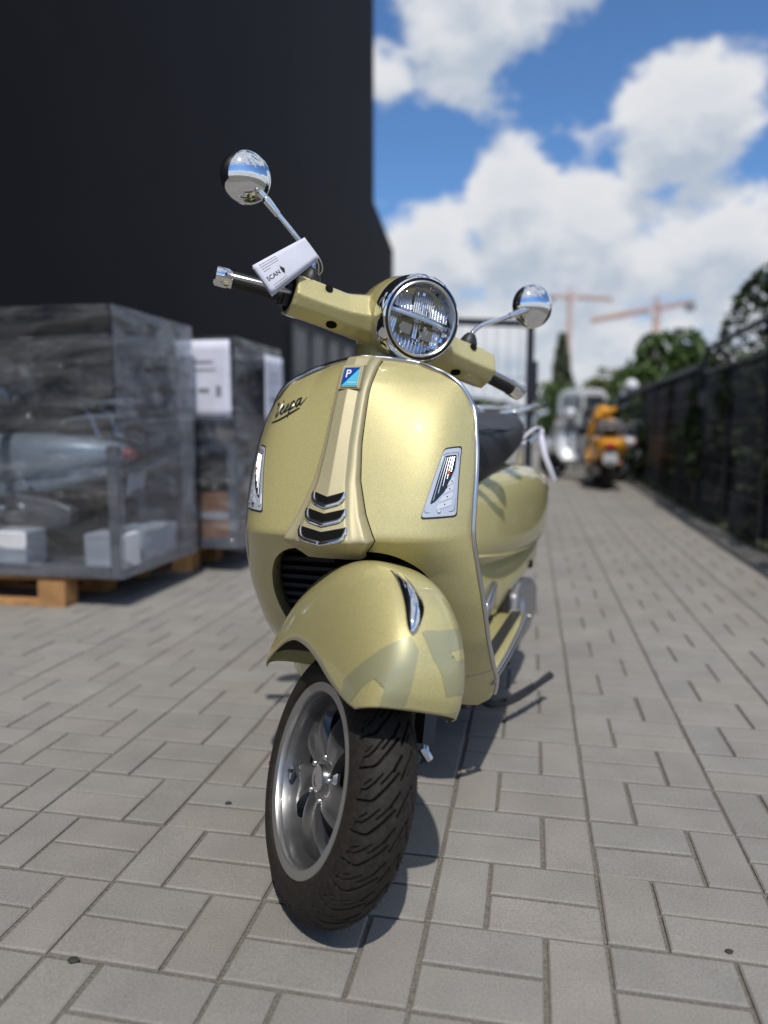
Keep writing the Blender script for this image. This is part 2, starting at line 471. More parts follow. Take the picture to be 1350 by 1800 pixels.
def poly_round(P, r, n=5):
    out = []; m = len(P)
    for i in range(m):
        a, b, c = (np.array(P[(i + k) % m], float) for k in (-1, 0, 1))
        u, v = (a - b) / np.linalg.norm(a - b), (c - b) / np.linalg.norm(c - b)
        for t in np.linspace(0, 1, n):
            p = (1 - t) ** 2 * (b + u * r) + 2 * t * (1 - t) * b + t * t * (b + v * r); out.append(tuple(p))
    return out
def patch(name, poly, out, material, parent, sg, skirt=None, cuts=4, fn=LS, tilt=None):
    bm = bmesh.new(); vs = [bm.verts.new((x, z, 0)) for x, z in poly]; f = bm.faces.new(vs)
    bmesh.ops.triangulate(bm, faces=[f])
    for _ in range(cuts):
        e = [e for e in bm.edges if e.calc_length() > .007]
        if not e: break
        bmesh.ops.subdivide_edges(bm, edges=e, cuts=1, use_grid_fill=False); bmesh.ops.triangulate(bm, faces=bm.faces)
    if skirt is not None:
        b = [e for e in bm.edges if e.is_boundary]
        r = bmesh.ops.extrude_edge_only(bm, edges=b)
        nv = [g for g in r['geom'] if isinstance(g, bmesh.types.BMVert)]
        low = set(nv)
    else: low = set()
    for v in bm.verts:
        x, z = v.co.x, v.co.y
        v.co = (sg * x, fn(x, z) - (skirt if v in low else out), z)
    bmesh.ops.recalc_face_normals(bm, faces=bm.faces)
    me = bpy.data.meshes.new(name); bm.to_mesh(me); bm.free(); me.materials.append(material)
    me.polygons.foreach_set('use_smooth', [True] * len(me.polygons)); me.set_sharp_from_angle(angle=math.radians(40))
    o = bpy.data.objects.new(name, me); COL.objects.link(o); o.parent = parent
    return o
# ---- horn cover
HW = smooth_tab([(.60, .046), (.623, .060), (.648, .0840), (.652, .0835), (.695, .0630), (.755, .0445), (.823, .0365), (.92, .0335), (1.0, .0385)], .003)
RIDGE = smooth_tab([(.60, .115), (.622, .085), (.642, .050), (.650, .042), (.655, .0425), (.70, .062), (.76, .092), (.84, .130), (.90, .160), (.94, .184), (.965, .200), (.99, .226), (1.0, .24)], .003)
PROF = smooth_tab([(0, 1.), (.05, .985), (.60, .78), (.70, .46), (.80, .34), (.92, .26), (.97, .18), (1.0, .1)], .035)
PROUD = smooth_tab([(.60, .014), (.635, .030), (.655, .032), (.70, .022), (.78, .010), (.86, .006), (1.0, .004)], .01)
SLOTS = [(.7245, .0295, .0076), (.6945, .0365, .0084), (.6625, .0440, .0092)]
def slot_v(x, hw): return .0085 * (abs(x) / hw) ** 1.0        # the V of each slot
def horn_y(x, z):
    w = ip(z, HW); t = min(1., abs(x) / w)
    e = LS(w, z); b = e - ip(z, PROUD)
    if t > .97: return b + (e + .006 - b) * (t - .97) / .03
    return b + (ip(z, RIDGE) - b) * ip(t, PROF)
def in_slot(x, z):
    for zc, hw, hh in SLOTS:
        if abs(x) < hw and -hh < (z - slot_v(x, hw) - zc + .003) < hh: return True
    return False
def horn_p(x, z, out=0.): return (x, horn_y(x, z) - out, z)
hc = MB()
P = []
for z in np.concatenate([np.linspace(.612, .642, 10), np.linspace(.645, .74, 64), np.linspace(.745, .992, 44)]):
    w = ip(z, HW); r = []
    for t in np.linspace(-1, 1, 121):
        x = t * w; y = horn_y(x, z)
        r.append((x, y, z))
    P.append(r)
hc.grid(P); hc.grid([[(x, y, z) for x, y, z in P[-1]], [(x * .96, y + .03, z + .004) for x, y, z in P[-1]]])
horn = hc.build('horn_cover', CHAMP, scooter, sharp=60)
for sg in (1, -1):
    zz_ = np.linspace(.622, .985, 40)
    MB().tube([(sg * (ip(z, HW) + .0008), LS(ip(z, HW), z) - .0006, z) for z in zz_], .0009, 6).build('cover_seam', BLACKV, horn)
for zc, hw, hh in SLOTS:
    zc = zc - .003
    poly = [(-hw, zc + slot_v(hw, hw) + hh)] + [(x, zc + slot_v(x, hw) + hh) for x in np.linspace(-hw, hw, 15)][1:-1] + [(hw, zc + slot_v(hw, hw) + hh), (hw * .93, zc + slot_v(hw, hw) - hh * .75)] + [(x, zc + slot_v(x, hw) - hh) for x in np.linspace(hw * .8, -hw * .8, 13)] + [(-hw * .93, zc + slot_v(hw, hw) - hh * .75)]
    patch('air_slot', poly, .0012, BLACKV, horn, 1, fn=horn_y, cuts=5)
    lip = [(x, zc + slot_v(x, hw) + hh + .0008) for x in np.linspace(-hw * .97, hw * .97, 17)]
    MB().tube([horn_p(x, z, .0006) for x, z in lip], .0016, 6).build('slot_lip', CHAMP, horn)
    path = [(-hw, hh), (-hw * 1.0, hh * .2), (-hw * .93, -hh * .75), (-hw * .8, -hh)] + [(x, -hh - .0012) for x in np.linspace(-hw * .7, hw * .7, 21)] + [(hw * .8, -hh), (hw * .93, -hh * .75), (hw * 1.0, hh * .2), (hw, hh)]
    path = [horn_p(x, zc + slot_v(x, hw) + q, .0020) for x, q in path]
    MB().tube(path, [.0026] + [.0047] * (len(path) - 2) + [.0026], 8, squash=.7).build('slot_trim', CHROME, horn)
# ---- badge
bz, bw, bh = .950, .0165, .0180
by = lambda z: .196 + (z - .95) * .62
def bp(x, z, out): return (x + .002, by(z) - out, z)
pl = MB()
for o0, o1, s in ((-.014, .006, 1.28), (.006, .0085, 1.12)):
    ring = lambda o, k: [bp(x * k, bz + z * k, o) for x, z in ((-bw, -bh), (bw, -bh), (bw, bh), (-bw, bh))]
    pl.rings([ring(o0, s * (1.03 if o0 < 0 else 1)), ring(o1, s)])
base = pl.build('badge', CHAMP, horn)
fr = MB(); fr.tube([bp(x * 1.0, bz + z * 1.0, .0088) for x, z in ((-bw, -bh), (bw, -bh), (bw, bh), (-bw, bh))], .0011, 6, closed=True)
fr.build('badge_frame', CHROME, base)
MB().add([bp(-bw, bz - bh, .0087), bp(bw, bz + bh, .0087), bp(-bw, bz + bh, .0087)], [(0, 1, 2)]).build('badge_field', BLUE, base, recalc=False)
MB().add([bp(-bw, bz - bh, .0087), bp(bw, bz - bh, .0087), bp(bw, bz + bh, .0087)], [(0, 1, 2)]).build('badge_field', CYAN, base, recalc=False)
def text_mesh(name, txt, size, material, parent, place, shear=0., depth=.0006, bold=0.):
    """lettering as a mesh; place maps flat text coordinates (x, y, height) to a point"""
    cu = bpy.data.curves.new(name, 'FONT'); cu.body = txt; cu.size = size; cu.shear = shear; cu.extrude = depth / 2; cu.offset = bold
    cu.align_x = 'CENTER'; cu.align_y = 'CENTER'; cu.resolution_u = 3
    t = bpy.data.objects.new(name, cu); COL.objects.link(t)
    dg = bpy.context.evaluated_depsgraph_get(); dg.update()
    me = bpy.data.meshes.new_from_object(t.evaluated_get(dg))
    bpy.data.objects.remove(t); bpy.data.curves.remove(cu)
    for v in me.vertices: v.co = place(v.co.x, v.co.y, v.co.z)
    me.materials.clear(); me.materials.append(material); me.name = name
    o = bpy.data.objects.new(name, me); COL.objects.link(o)
    if parent: o.parent = parent
    return o
text_mesh('letter', 'P', .021, WHITE, base, lambda x, y, h: bp(x - .0062, bz + y + .0058, .0092 + h), bold=.0004)
text_mesh('lettering', 'PIAGGIO', .0046, WHITE, base, lambda x, y, h: bp(x + .0045, bz + y - .0115, .0092 + h))

# ---- script lettering on the shield (right leg side)
def panel_p(x, z, out):
    e = .002; nx, nz = (LS(x + e, z) - LS(x - e, z)) / (2 * e), (LS(x, z + e) - LS(x, z - e)) / (2 * e)
    n_ = Vector((nx, -1, nz)).normalized(); return tuple(Vector((x, LS(x, z), z)) + n_ * out)
def script(u, v):                                      # u along the word, v up
    x0, z0, x1, z1 = -.186, .8655, -.100, .8985
    L = math.hypot(x1 - x0, z1 - z0); ca, sa = (x1 - x0) / L, (z1 - z0) / L
    u2 = u + v * .35
    return x0 + u2 * L * ca - v * L * sa, z0 + u2 * L * sa + v * L * ca
STRK = [[(.02, .30), (.06, .33), (.08, .26), (.09, .08), (.13, .06), (.20, .20), (.22, .30), (.19, .33)],
        [(.20, .12), (.27, .16), (.28, .20), (.25, .21), (.22, .15), (.24, .07), (.30, .06), (.35, .12)],
        [(.35, .12), (.41, .20), (.42, .10), (.38, .06), (.36, .08), (.44, .08), (.49, .14)],
        [(.50, .21), (.50, .10), (.50, -.08)], [(.50, .16), (.56, .21), (.60, .16), (.58, .08), (.52, .07), (.60, .08), (.66, .14)],
        [(.76, .20), (.68, .20), (.66, .11), (.70, .06), (.75, .12), (.77, .20), (.77, .10), (.81, .06), (.92, .16)],
        [(.0, -.03), (.3, -.05), (.62, -.02), (.80, .0)]]
sc_ = MB()
for st in STRK:
    pts = smooth_path([(a, b) for a, b in st], 5)
    pp = [panel_p(*script(a, b * 1.1), .0016) for a, b in pts]
    sc_.tube(pp, [.0011 + .0006 * math.sin(math.pi * i / (len(pp) - 1)) for i in range(len(pp))], 6)
sc_.build('script_lettering', mat('dark_chrome_script', (.10, .10, .10), .25, .9), front_panel)

# ---- indicators
IND = [(.187, .813), (.2125, .8165), (.2165, .694), (.162, .692)]
def shrink(P, k, c=None):
    c = np.mean(np.array(P), 0) if c is None else np.array(c)
    return [tuple(c + (np.array(p) - c) * k) for p in P]
def lerp_q(a, b):                                      # bilinear inside the lamp: a across, b down
    q = [np.array(p) for p in shrink(IND, .93)]
    top = q[0] * (1 - a) + q[1] * a; bot = q[3] * (1 - a) + q[2] * a
    return tuple(top * (1 - b) + bot * b)
for sg in (1, -1):
    lamp = patch('indicator_lamp', poly_round(shrink(IND, 1.05), .006), .0012, BLACKP, scooter, sg, skirt=-.01)
    patch('lamp_rim', poly_round(shrink(IND, 1.0), .006), .0030, INDW, lamp, sg, skirt=-.002)
    ol = poly_round(shrink(IND, .87), .005); MB().tube([(sg * x, LS(x, z) - .0032, z) for x, z in ol], .0008, 5, closed=True).build('lamp_outline', SATIN, lamp)
    refl = [lerp_q(.16, .07), lerp_q(.86, .07), lerp_q(.86, .30), lerp_q(.62, .62), lerp_q(.30, .80), lerp_q(.14, .84)]
    patch('dark_reflector', poly_round(refl, .003, 3), .0036, SMOKE, lamp, sg)
    for i in range(5):
        a, b = .26 + .12 * i, .30 + .12 * (4 - i) * .0
        p0, p1 = lerp_q(a, .10), lerp_q(a - .04, min(.80, .34 + (4 - i) * .11))
        MB().tube([(sg * (p0[0] * (1 - t) + p1[0] * t), LS(p0[0] * (1 - t) + p1[0] * t, p0[1] * (1 - t) + p1[1] * t) - .0042, p0[1] * (1 - t) + p1[1] * t) for t in np.linspace(0, 1, 8)], .0009, 5).build('reflector_rib', SATIN, lamp)
    c = lerp_q(.58, .36); MB().sphere((sg * c[0], LS(*c) - .004, c[1]), (.0032, .002, .0055), 10, 6).build('bulb', AMBER, lamp)
    for i in range(4):
        b = .42 + i * .12; a = .80 - i * .08
        q = [lerp_q(a - .12, b + .07), lerp_q(.88, b), lerp_q(.88, b + .09), lerp_q(a - .17, b + .15)]
        patch('light_step', poly_round(q, .0015, 3), .0042, WHITEP, lamp, sg, skirt=.0028)
        c = lerp_q(.80 - .05 * i, b + .07); MB().sphere((sg * c[0], LS(*c) - .0044, c[1]), .0013, 8, 6).build('diode', SMOKE, lamp)
    c = lerp_q(.5, .955); MB().lathe([(0, .004), (.0028, .004), (.0034, .002), (.0034, 0)], (sg * c[0], LS(*c) - .002, c[1]), (sg * .2, -1, .4), 16).build('screw', SATIN, lamp)
    patch('clear_cover', poly_round(shrink(IND, .985), .006), .0062, LENS, lamp, sg, skirt=.0030)

# ---- front wheel
AXL = Vector((0, 0, .234))
NT, NPH = 1500, 130
th = np.linspace(0, 2 * np.pi, NT, endpoint=False); ph = np.radians(np.linspace(-90, 90, NPH))
NPER = 28
TH, PH = np.meshgrid(th, ph, indexing='ij')
q = PH / np.radians(64); pp_ = TH / (2 * np.pi) * NPER
CELL, LAT = 53., 66.
GR = [([(.02, .05), (.56, -.74), (.66, -.80), (1.02, -.84)], 3.0, 1), ([(.15, .14), (.44, -.28)], 1.6, .9), ([(-.10, .62), (.10, .24), (.14, .10)], 3.2, 1),
      ([(.56, -.22), (.78, -.48), (.92, -.50), (.92, -.62)], 1.8, .9), ([(.68, -.16), (.86, -.34)], 1.4, .8), ([(.40, .02), (.56, -.20)], 1.4, .8)]
GR2 = [([(.06, -.62), (.13, -.42), (.36, .12), (.38, .22)], 3.4, 1), ([(.22, -.50), (.34, -.22)], 1.6, .9), ([(.44, .28), (.50, -.10), (.80, -.66), (1.02, -.78)], 3.4, 1), ([(.60, .08), (.78, -.28)], 1.6, .9), ([(.70, .18), (.92, -.22)], 1.5, .8)]
def groove_depth(q, p, GR=GR):
    dep = np.zeros_like(q)
    for pts, wd, amp in GR:
        best = np.full(q.shape, 99.)
        for sh in (-1, 0, 1, 2):
            pm = (p % 1.0) - sh
            for (qa, pa), (qb, pb) in zip(pts, pts[1:]):
                ax, ay, bx, by_ = qa * LAT, pa * CELL, qb * LAT, pb * CELL
                X, Y = q * LAT, pm * CELL
                dx, dy = bx - ax, by_ - ay
                t = np.clip(((X - ax) * dx + (Y - ay) * dy) / (dx * dx + dy * dy), 0, 1)
                best = np.minimum(best, np.hypot(X - ax - t * dx, Y - ay - t * dy))
        dep = np.maximum(dep, amp * np.clip((wd * .5 + .3 - best) / .6, 0, 1))
    return dep
D = np.where(q >= 0, groove_depth(q, pp_, GR2), 0); D2 = np.where(q < 0.06, groove_depth(-q, pp_ + .5), 0)
D = np.maximum(D, D2) * .0072
Rr, Of = .176 + (.060 - D) * np.cos(PH), (.0575 - D) * np.sin(PH)
bead = [(.170, .0555), (.1665, .0520), (.160, .046), (.152, .040)]
cols_R = np.concatenate([np.tile([b[0] for b in bead[::-1]], (NT, 1)), Rr, np.tile([b[0] for b in bead], (NT, 1))], 1)
cols_O = np.concatenate([np.tile([-b[1] for b in bead[::-1]], (NT, 1)), Of, np.tile([b[1] for b in bead], (NT, 1))], 1)
ct, sn = np.cos(th)[:, None], np.sin(th)[:, None]
VX = np.stack([cols_O, -cols_R * ct, .234 + cols_R * sn], -1)
smv = np.array(SM); VX = (VX.reshape(-1, 3) - np.array(SA)) @ smv.T + np.array(SA)
nc = cols_R.shape[1]
ii, jj = np.meshgrid(np.arange(NT), np.arange(nc - 1), indexing='ij')
FQ = np.stack([ii * nc + jj, ii * nc + jj + 1, ((ii + 1) % NT) * nc + jj + 1, ((ii + 1) % NT) * nc + jj], -1).reshape(-1, 4)[:, ::-1]
def fast_mesh(name, V, Fq, material, parent=None, smooth=True):
    me = bpy.data.meshes.new(name)
    me.vertices.add(len(V)); me.vertices.foreach_set('co', np.asarray(V, np.float32).ravel())
    n = Fq.shape[1]
    me.loops.add(len(Fq) * n); me.loops.foreach_set('vertex_index', np.asarray(Fq, np.int32).ravel())
    me.polygons.add(len(Fq)); me.polygons.foreach_set('loop_start', np.arange(0, len(Fq) * n, n, dtype=np.int32))
    me.polygons.foreach_set('loop_total', np.full(len(Fq), n, np.int32))
    me.polygons.foreach_set('use_smooth', np.full(len(Fq), smooth))
    me.update(calc_edges=True); me.validate(); me.materials.append(material)
    o = bpy.data.objects.new(name, me); COL.objects.link(o)
    if parent: o.parent = parent
    return o
hr = random.Random(9); hairs = MB()
for k in range(520):
    t = hr.uniform(-1.6, 2.4); f_ = hr.choice((hr.uniform(-1.1, -.75), hr.uniform(.72, 1.1), hr.uniform(-.7, .7)))
    R0, o0 = .176 + .0598 * math.cos(f_), .0573 * math.sin(f_); n_ = Vector((math.sin(f_), -math.cos(f_) * math.cos(t), math.cos(f_) * math.sin(t)))
    p0 = Vector((o0, -R0 * math.cos(t), .234 + R0 * math.sin(t))); l_ = hr.uniform(.0015, .0045)
    p1 = p0 + n_ * l_ + Vector((hr.uniform(-1, 1), hr.uniform(-1, 1), hr.uniform(-1, 1))) * l_ * .5
    hairs.bar(p0, p1, .0005, .0005)
OUT = (-1, 0, 0)                                       # side of the wheel that faces the viewer's left
barrel = MB().lathe([(.153, .040), (.148, .041), (.1455, .036), (.142, .022), (.139, -.01), (.141, -.036), (.156, -.041), (.153, -.043), (.135, -.04), (.131, -.01), (.135, .02), (.1405, .035)][:8] + [(.150, -.03), (.146, 0), (.150, .03)], AXL, OUT, 96, closed=True)
wheel = barrel.build('front_wheel', ALLOY, scooter, xf=ST)
ty_ = fast_mesh('tyre', VX, FQ, RUBBER, wheel, smooth=False)
ty_.data.materials.append(mat('shaded_groove_rubber', (.0065, .006, .006), .5, spec=.3))     # shade inside the grooves painted as darker rubber; tread blocks keep dusty tone
Dn = np.concatenate([np.zeros((NT, len(bead))), D / .0072, np.zeros((NT, len(bead)))], 1).ravel()
ty_.data.polygons.foreach_set('material_index', (Dn[FQ].mean(1) > .45).astype(np.int32))
tag(hairs.build('moulding_hairs', RUBBER, wheel, xf=ST, weld=False, recalc=False, sharp=None), kind='stuff')
MB().lathe([(.1660, .0440), (.1672, .0495), (.1645, .0525), (.1490, .0515), (.1465, .0475), (.1470, .0380)], AXL, OUT, 128, closed=True).build('rim_lip', ALLOY_CUT, wheel, xf=ST)
def wp(r, a, h): return (-h, -r * math.cos(a), .234 + r * math.sin(a))
for k in range(5):
    a0 = math.radians(-12 + 72 * k)
    P = []
    for t in np.linspace(0, 1, 16):
        r = .030 + .114 * t; tw = .20 * t + .12 * math.sin(math.pi * t)
        hw = .0250 + .020 * t + .008 * max(0, t - .7) / .3
        hh = .0265 + .012 * math.sin(math.pi * min(1, t * 1.1)) - .012 * t ** 2.2
        sec = []
        for u in np.linspace(-1, 1, 9):
            ridge = .009 * abs(u) ** 1.6 - .009
            sec.append(wp(r, a0 + tw + u * hw / r * (.92), hh + ridge * (.3 + .7 * t) - .003 * (abs(u) > .99)))
        for u in np.linspace(1, -1, 5):
            sec.append(wp(r, a0 + tw + u * hw * .8 / r, hh - .022))
        P.append(sec)
    MB().rings(P).build('spoke', ALLOY, wheel, xf=ST, sharp=45)
    a1 = a0 + math.radians(36)
    MB().lathe([(0, .031), (.004, .031), (.0055, .029), (.0055, .020)], wp(.0385, a1, 0), OUT, 14).build('wheel_bolt', SATIN, wheel, xf=ST)
MB().lathe([(.0, .012), (.050, .012), (.052, .018), (.048, .0245), (.034, .0262), (.027, .0268), (.0, .027)], AXL, OUT, 48).build('hub', ALLOY, wheel, xf=ST)
MB().lathe([(.0235, .0265), (.0235, .032), (.0215, .0338), (.0150, .0338), (.0135, .0325), (0, .0322)], AXL, OUT, 40).build('hub_cap', SATIN, wheel, xf=ST)
MB().lathe([(.112, -.030), (.112, -.026), (.070, -.026), (.070, -.030)], AXL, OUT, 64, closed=True).build('brake_disc', STEELD, wheel, xf=ST)
MB().lathe([(.0, -.02), (.066, -.02), (.062, -.036), (.0, -.045)], AXL, OUT, 40).build('hub_carrier', BLACKP, wheel, xf=ST)
MB().box((.035, .085, .262), (.045, .05, .095)).build('brake_caliper', BLACKP, scooter, xf=ST)
v0 = wp(.131, math.radians(206), .030)
MB().box(v0, (.006, .016, .026)).build('valve_plate', SATIN, wheel, xf=ST)
MB().tube([wp(.128, math.radians(205), .033), wp(.120, math.radians(205), .040)], .0035, 10).build('valve', BLACKP, wheel, xf=ST)
MB().lathe([(0, .0015), (.0035, .001), (.0036, 0)], wp(.200, math.radians(203), .0525), OUT, 12).build('red_dot', REDM, wheel, xf=ST)
# suspension arm beside the wheel
MB().bar((.103, -.040, .440), (.103, -.078, .358), .024, .034).bar((.09, -.05, .42), (.09, .10, .30), .022, .03).build('suspension_arm', STEELD, scooter, xf=ST)
MB().lathe([(0, .014), (.0075, .014), (.009, .010), (.009, -.01)], (.108, -.086, .345), (.6, -.5, -.6), 8).tube([(.108, -.084, .347), (.103, -.07, .365)], .008, 10).build('axle_nut', SATIN, scooter, xf=ST)

# ---- front fender: stations along the wheel (crest forward, crest up, edge forward, edge up, half width)
FST = [(.204, .232, .150, .200, .084), (.206, .264, .128, .199, .089), (.194, .306, .090, .200, .094), (.162, .348, .044, .205, .099), (.108, .382, 0, .212, .103), (.038, .402, -.055, .213, .105),
       (-.045, .398, -.115, .203, .106), (-.13, .366, -.165, .180, .105), (-.20, .314, -.208, .148, .102), (-.25, .238, -.243, .115, .099), (-.275, .165, -.260, .098, .096), (-.272, .105, -.264, .088, .092)]
FS = np.array(smooth_path(FST, 6))
def fender_p(u, v, out=0.):
    """u 0..1 from the front lip to the rear, v -1..1 across (-1 is the viewer's left)"""
    t = np.clip(u, 0, 1) * (len(FS) - 1); i = min(int(t), len(FS) - 2); s = FS[i] * (1 - (t - i)) + FS[i + 1] * (t - i)
    a = abs(v) * math.pi / 2; n = 2.95
    k = math.sin(a) ** (2 / n) if a > 0 else 0.; m = 1 - max(0., math.cos(a)) ** (2 / n)
    return np.array((math.copysign(s[4] * k, v), -(s[0] * (1 - m) + s[2] * m), .234 + s[1] * (1 - m) + s[3] * m))
def fender_n(u, v, e=.004):
    du = fender_p(min(1, u + e), v) - fender_p(max(0, u - e), v); dv = fender_p(u, min(1, v + e * 2)) - fender_p(u, max(-1, v - e * 2))
    n = np.cross(du, dv); n /= (np.linalg.norm(n) + 1e-9)
    c = fender_p(u, v) - np.array((0, 0, .28))
    return n if n @ c > 0 else -n
def warp_v(t): return math.copysign(1 - (1 - abs(t)) ** 1.25, t)
fm = MB(); fm.grid([[fender_p(u, warp_v(v)) for v in np.linspace(-1, 1, 61)] for u in np.linspace(0, 1, 70)])
fender = fm.build('front_fender', GOLD, scooter, xf=ST, sharp=60, mods=[('SOLIDIFY', dict(thickness=.0035, offset=-1))])
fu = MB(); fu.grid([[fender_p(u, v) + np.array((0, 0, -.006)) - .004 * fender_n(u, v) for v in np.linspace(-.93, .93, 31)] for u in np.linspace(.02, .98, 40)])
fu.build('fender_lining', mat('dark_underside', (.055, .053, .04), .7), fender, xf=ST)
# printed letters: polygons in (u, v) laid on the fender
def fender_patch(name, poly, material, out=.0006):
    bm = bmesh.new(); f = bm.faces.new([bm.verts.new((a * .8, b * .16, 0)) for a, b in poly]); bmesh.ops.triangulate(bm, faces=[f])
    for _ in range(7):
        e = [e for e in bm.edges if e.calc_length() > .007]
        if not e: break
        bmesh.ops.subdivide_edges(bm, edges=e, cuts=1); bmesh.ops.triangulate(bm, faces=bm.faces)
    for v in bm.verts:
        a, b = v.co.x / .8, v.co.y / .16
        v.co = ST(fender_p(a, b) + fender_n(a, b) * out)
    me = bpy.data.meshes.new(name); bm.to_mesh(me); bm.free(); me.materials.append(material)
    me.polygons.foreach_set('use_smooth', [True] * len(me.polygons))
    o = bpy.data.objects.new(name, me); COL.objects.link(o); o.parent = fender
DECALS = []
DECALS = [
    [(.165, -.985), (.20, -.93), (.21, -.80), (.22, -.625), (.23, -.487), (.24, -.337), (.25, -.175), (.215, -.112), (.155, -.137), (.006, -.165), (.006, -.312), (.012, -.512), (.10, -.475), (.16, -.425), (.155, -.525), (.145, -.612), (.13, -.762), (.085, -.975)],
    [(.265, -.075), (.275, 0), (.29, .125), (.235, .163), (.225, .088), (.195, .15), (.205, .188), (.11, .30), (.09, .125), (.175, .012), (.22, -.025)],
    [(.012, .238), (.035, .475), (.006, .54), (.006, .27)],
    [(.29, .125), (.31, .30), (.26, .34), (.235, .163)], [(.205, .188), (.23, .36), (.13, .52), (.11, .30)]]
for d in DECALS: fender_patch('printed_shape', d, DECAL)
fin_c = smooth_path([(.470, -.150, 0., 0.), (.435, -.112, .045, .008), (.385, -.095, .078, .014), (.335, -.105, .088, .016), (.290, -.135, .074, .013), (.262, -.152, .042, .008), (.250, -.158, 0., 0.)], 5)
P = []
for a, b, w, h in fin_c:
    sec = []
    for q in np.linspace(-1, 1, 11):
        vv = b + q * max(w, .001); n = fender_n(a, vv)
        sec.append(fender_p(a, vv) + n * (h * (1 - abs(q + .25 * (q < .9)) ** 1.5 / 1.4 if abs(q) < 1 else 0) - .001))
    P.append(sec)
MB().grid(P).build('fender_fin', CHROME, fender, xf=ST, sharp=50)

# ---- headset with headlight
hs = MB()
ARM = []
_pg = [(-1.0, .02), (-.42, .80), (.55, .92), (.95, .1), (.6, -.85), (-.30, -.92), (-.82, -.50)]
for (a, b), (c, d) in zip(_pg, _pg[1:] + _pg[:1]): ARM += [(a + (c - a) * t / 4, b + (d - b) * t / 4) for t in range(4)]
for sg in (1, -1):
    R_ = []
    for x, y, z, hy, hz in [(0, .37, 1.072, .075, .066), (.05, .368, 1.067, .066, .060), (.09, .370, 1.062, .058, .054), (.13, .372, 1.056, .055, .047), (.18, .376, 1.054, .054, .045), (.215, .380, 1.054, .054, .046), (.239, .383, 1.055, .054, .047)]:
        R_.append([(sg * x, y + a * hy, z + b * hz) for a, b in ARM])
    hs.rings(R_)
    hs.box((sg * .168, .385, 1.086), (.085, .052, .018)); hs.box((sg * .222, .392, 1.078), (.030, .05, .024))
    hs.lathe([(0, 0), (.02, 0), (.022, -.03), (0, -.03)], (sg * .198, .42, 1.105), (0, 0, 1), 16)
hs.lathe([(0, .0), (.079, .0), (.0845, .006), (.088, .03), (.089, .07), (.083, .12), (.068, .165), (.04, .195), (0, .20)], (0, .285, 1.086), (0, 1, .02), 40)
hs.tube([SA + AX * t for t in (.76, .80, .84, .88, .92)], [.068, .067, .066, .067, .068], 28)
headset = hs.build('headset_cover', GOLD, scooter, xf=ST, sharp=None, weld=False, mods=[('REMESH', dict(mode='VOXEL', voxel_size=.0032, use_smooth_shade=True)), ('SMOOTH', dict(factor=.5, iterations=4))])
for sg in (1, -1):
    MB().lathe([(0, .0), (.0075, 0), (.0085, .003), (0, .003)], (sg * .175, .3490, 1.0870), (0, -.76, .65), 20).build('cover_hole', BLACKV, headset, xf=ST)
    MB().lathe([(0, .0), (.0105, 0), (.0115, .003), (0, .003)], (sg * .150, .3440, 1.0245), (0, -.58, -.82), 24).build('cover_hole', BLACKV, headset, xf=ST)
    MB().lathe([(0, .002), (.005, .001), (.006, -.002)], (sg * .224, .364, 1.026), (0, -1, -.6), 16).build('screw', SATIN, headset, xf=ST)
    MB().lathe([(0, 0), (.034, 0), (.034, .004), (0, .004)], (sg * .2365, .386, 1.053), (sg, 0, 0), 24).build('cover_end', BLACKV, headset, xf=ST)
    # mirror stalk base
    MB().lathe([(.021, 0), (.020, .010), (.014, .022), (.009, .028), (0, .029)], (sg * .197, .42, 1.098), (0, 0, 1), 20).build('mirror_boot', BLACKP, scooter, xf=ST)
HL = Vector((0, .262, 1.086))
F_ = (0, -1, 0)
bez = MB().lathe([(.086, -.036), (.0885, -.034), (.0878, -.010), (.0840, -.004), (.0825, .001), (.0795, .003), (.0782, .000), (.0780, -.02)], HL, F_, 96)
headlamp = bez.build('headlamp', CHROME, scooter, xf=ST)
MB().lathe([(.0785, -.006), (.0780, .0015), (.0750, .0015), (.0745, -.006)], HL, F_, 96).build('gasket', BLACKP, headlamp, xf=ST)
MB().lathe([(.0748, -.006), (.0742, .004), (.0715, .006), (.0690, .004), (.0680, -.010)], HL, F_, 96).build('inner_ring', SATIN, headlamp, xf=ST)
rnd = random.Random(4)
MB().lathe([(.069, -.004), (.066, -.018), (.055, -.030), (.03, -.036), (.0, -.037)], HL, F_, 48).build('reflector', mat('smoked_reflector', (.30, .32, .36), .12, 1.0), headlamp, xf=ST)
FAC = [mat('mirror_facet', (.86, .89, .94), .06, 1.0), mat('grey_facet', (.60, .61, .63), .16, 1.0), mat('dark_facet', (.10, .105, .115), .14, .7)]
def rib_sheet(x0, x1, z0, z1, depth, tilt, m_, nper, amp):
    P = []
    for b in np.linspace(0, 1, 7):
        z = z0 + (z1 - z0) * b; r = []
        for a in np.linspace(0, 1, nper * 6 + 1):
            x = x0 + (x1 - x0) * a; lim = math.sqrt(max(1e-6, .0665 ** 2 - x * x)); zz = max(-lim, min(lim, z))
            r.append(tuple(HL + Vector((x, depth - amp * abs(math.sin(math.pi * nper * a)) + tilt * (zz - z0), zz))))
        P.append(r)
    MB().grid(P).build('reflector_ribs', m_, headlamp, xf=ST, sharp=30, recalc=False)
rib_sheet(-.062, -.022, .009, .064, .010, .45, FAC[0], 6, .0035)
rib_sheet(-.022, .022, .009, .068, .006, .36, FAC[1], 9, .0022)
rib_sheet(.022, .062, .009, .064, .010, .45, FAC[0], 6, .0035)
rib_sheet(-.060, -.040, -.058, -.009, .020, .10, FAC[0], 4, .004)
rib_sheet(.040, .060, -.058, -.009, .020, .10, FAC[0], 4, .004)
rib_sheet(-.040, .040, -.068, -.040, .016, .25, FAC[1], 10, .0035)
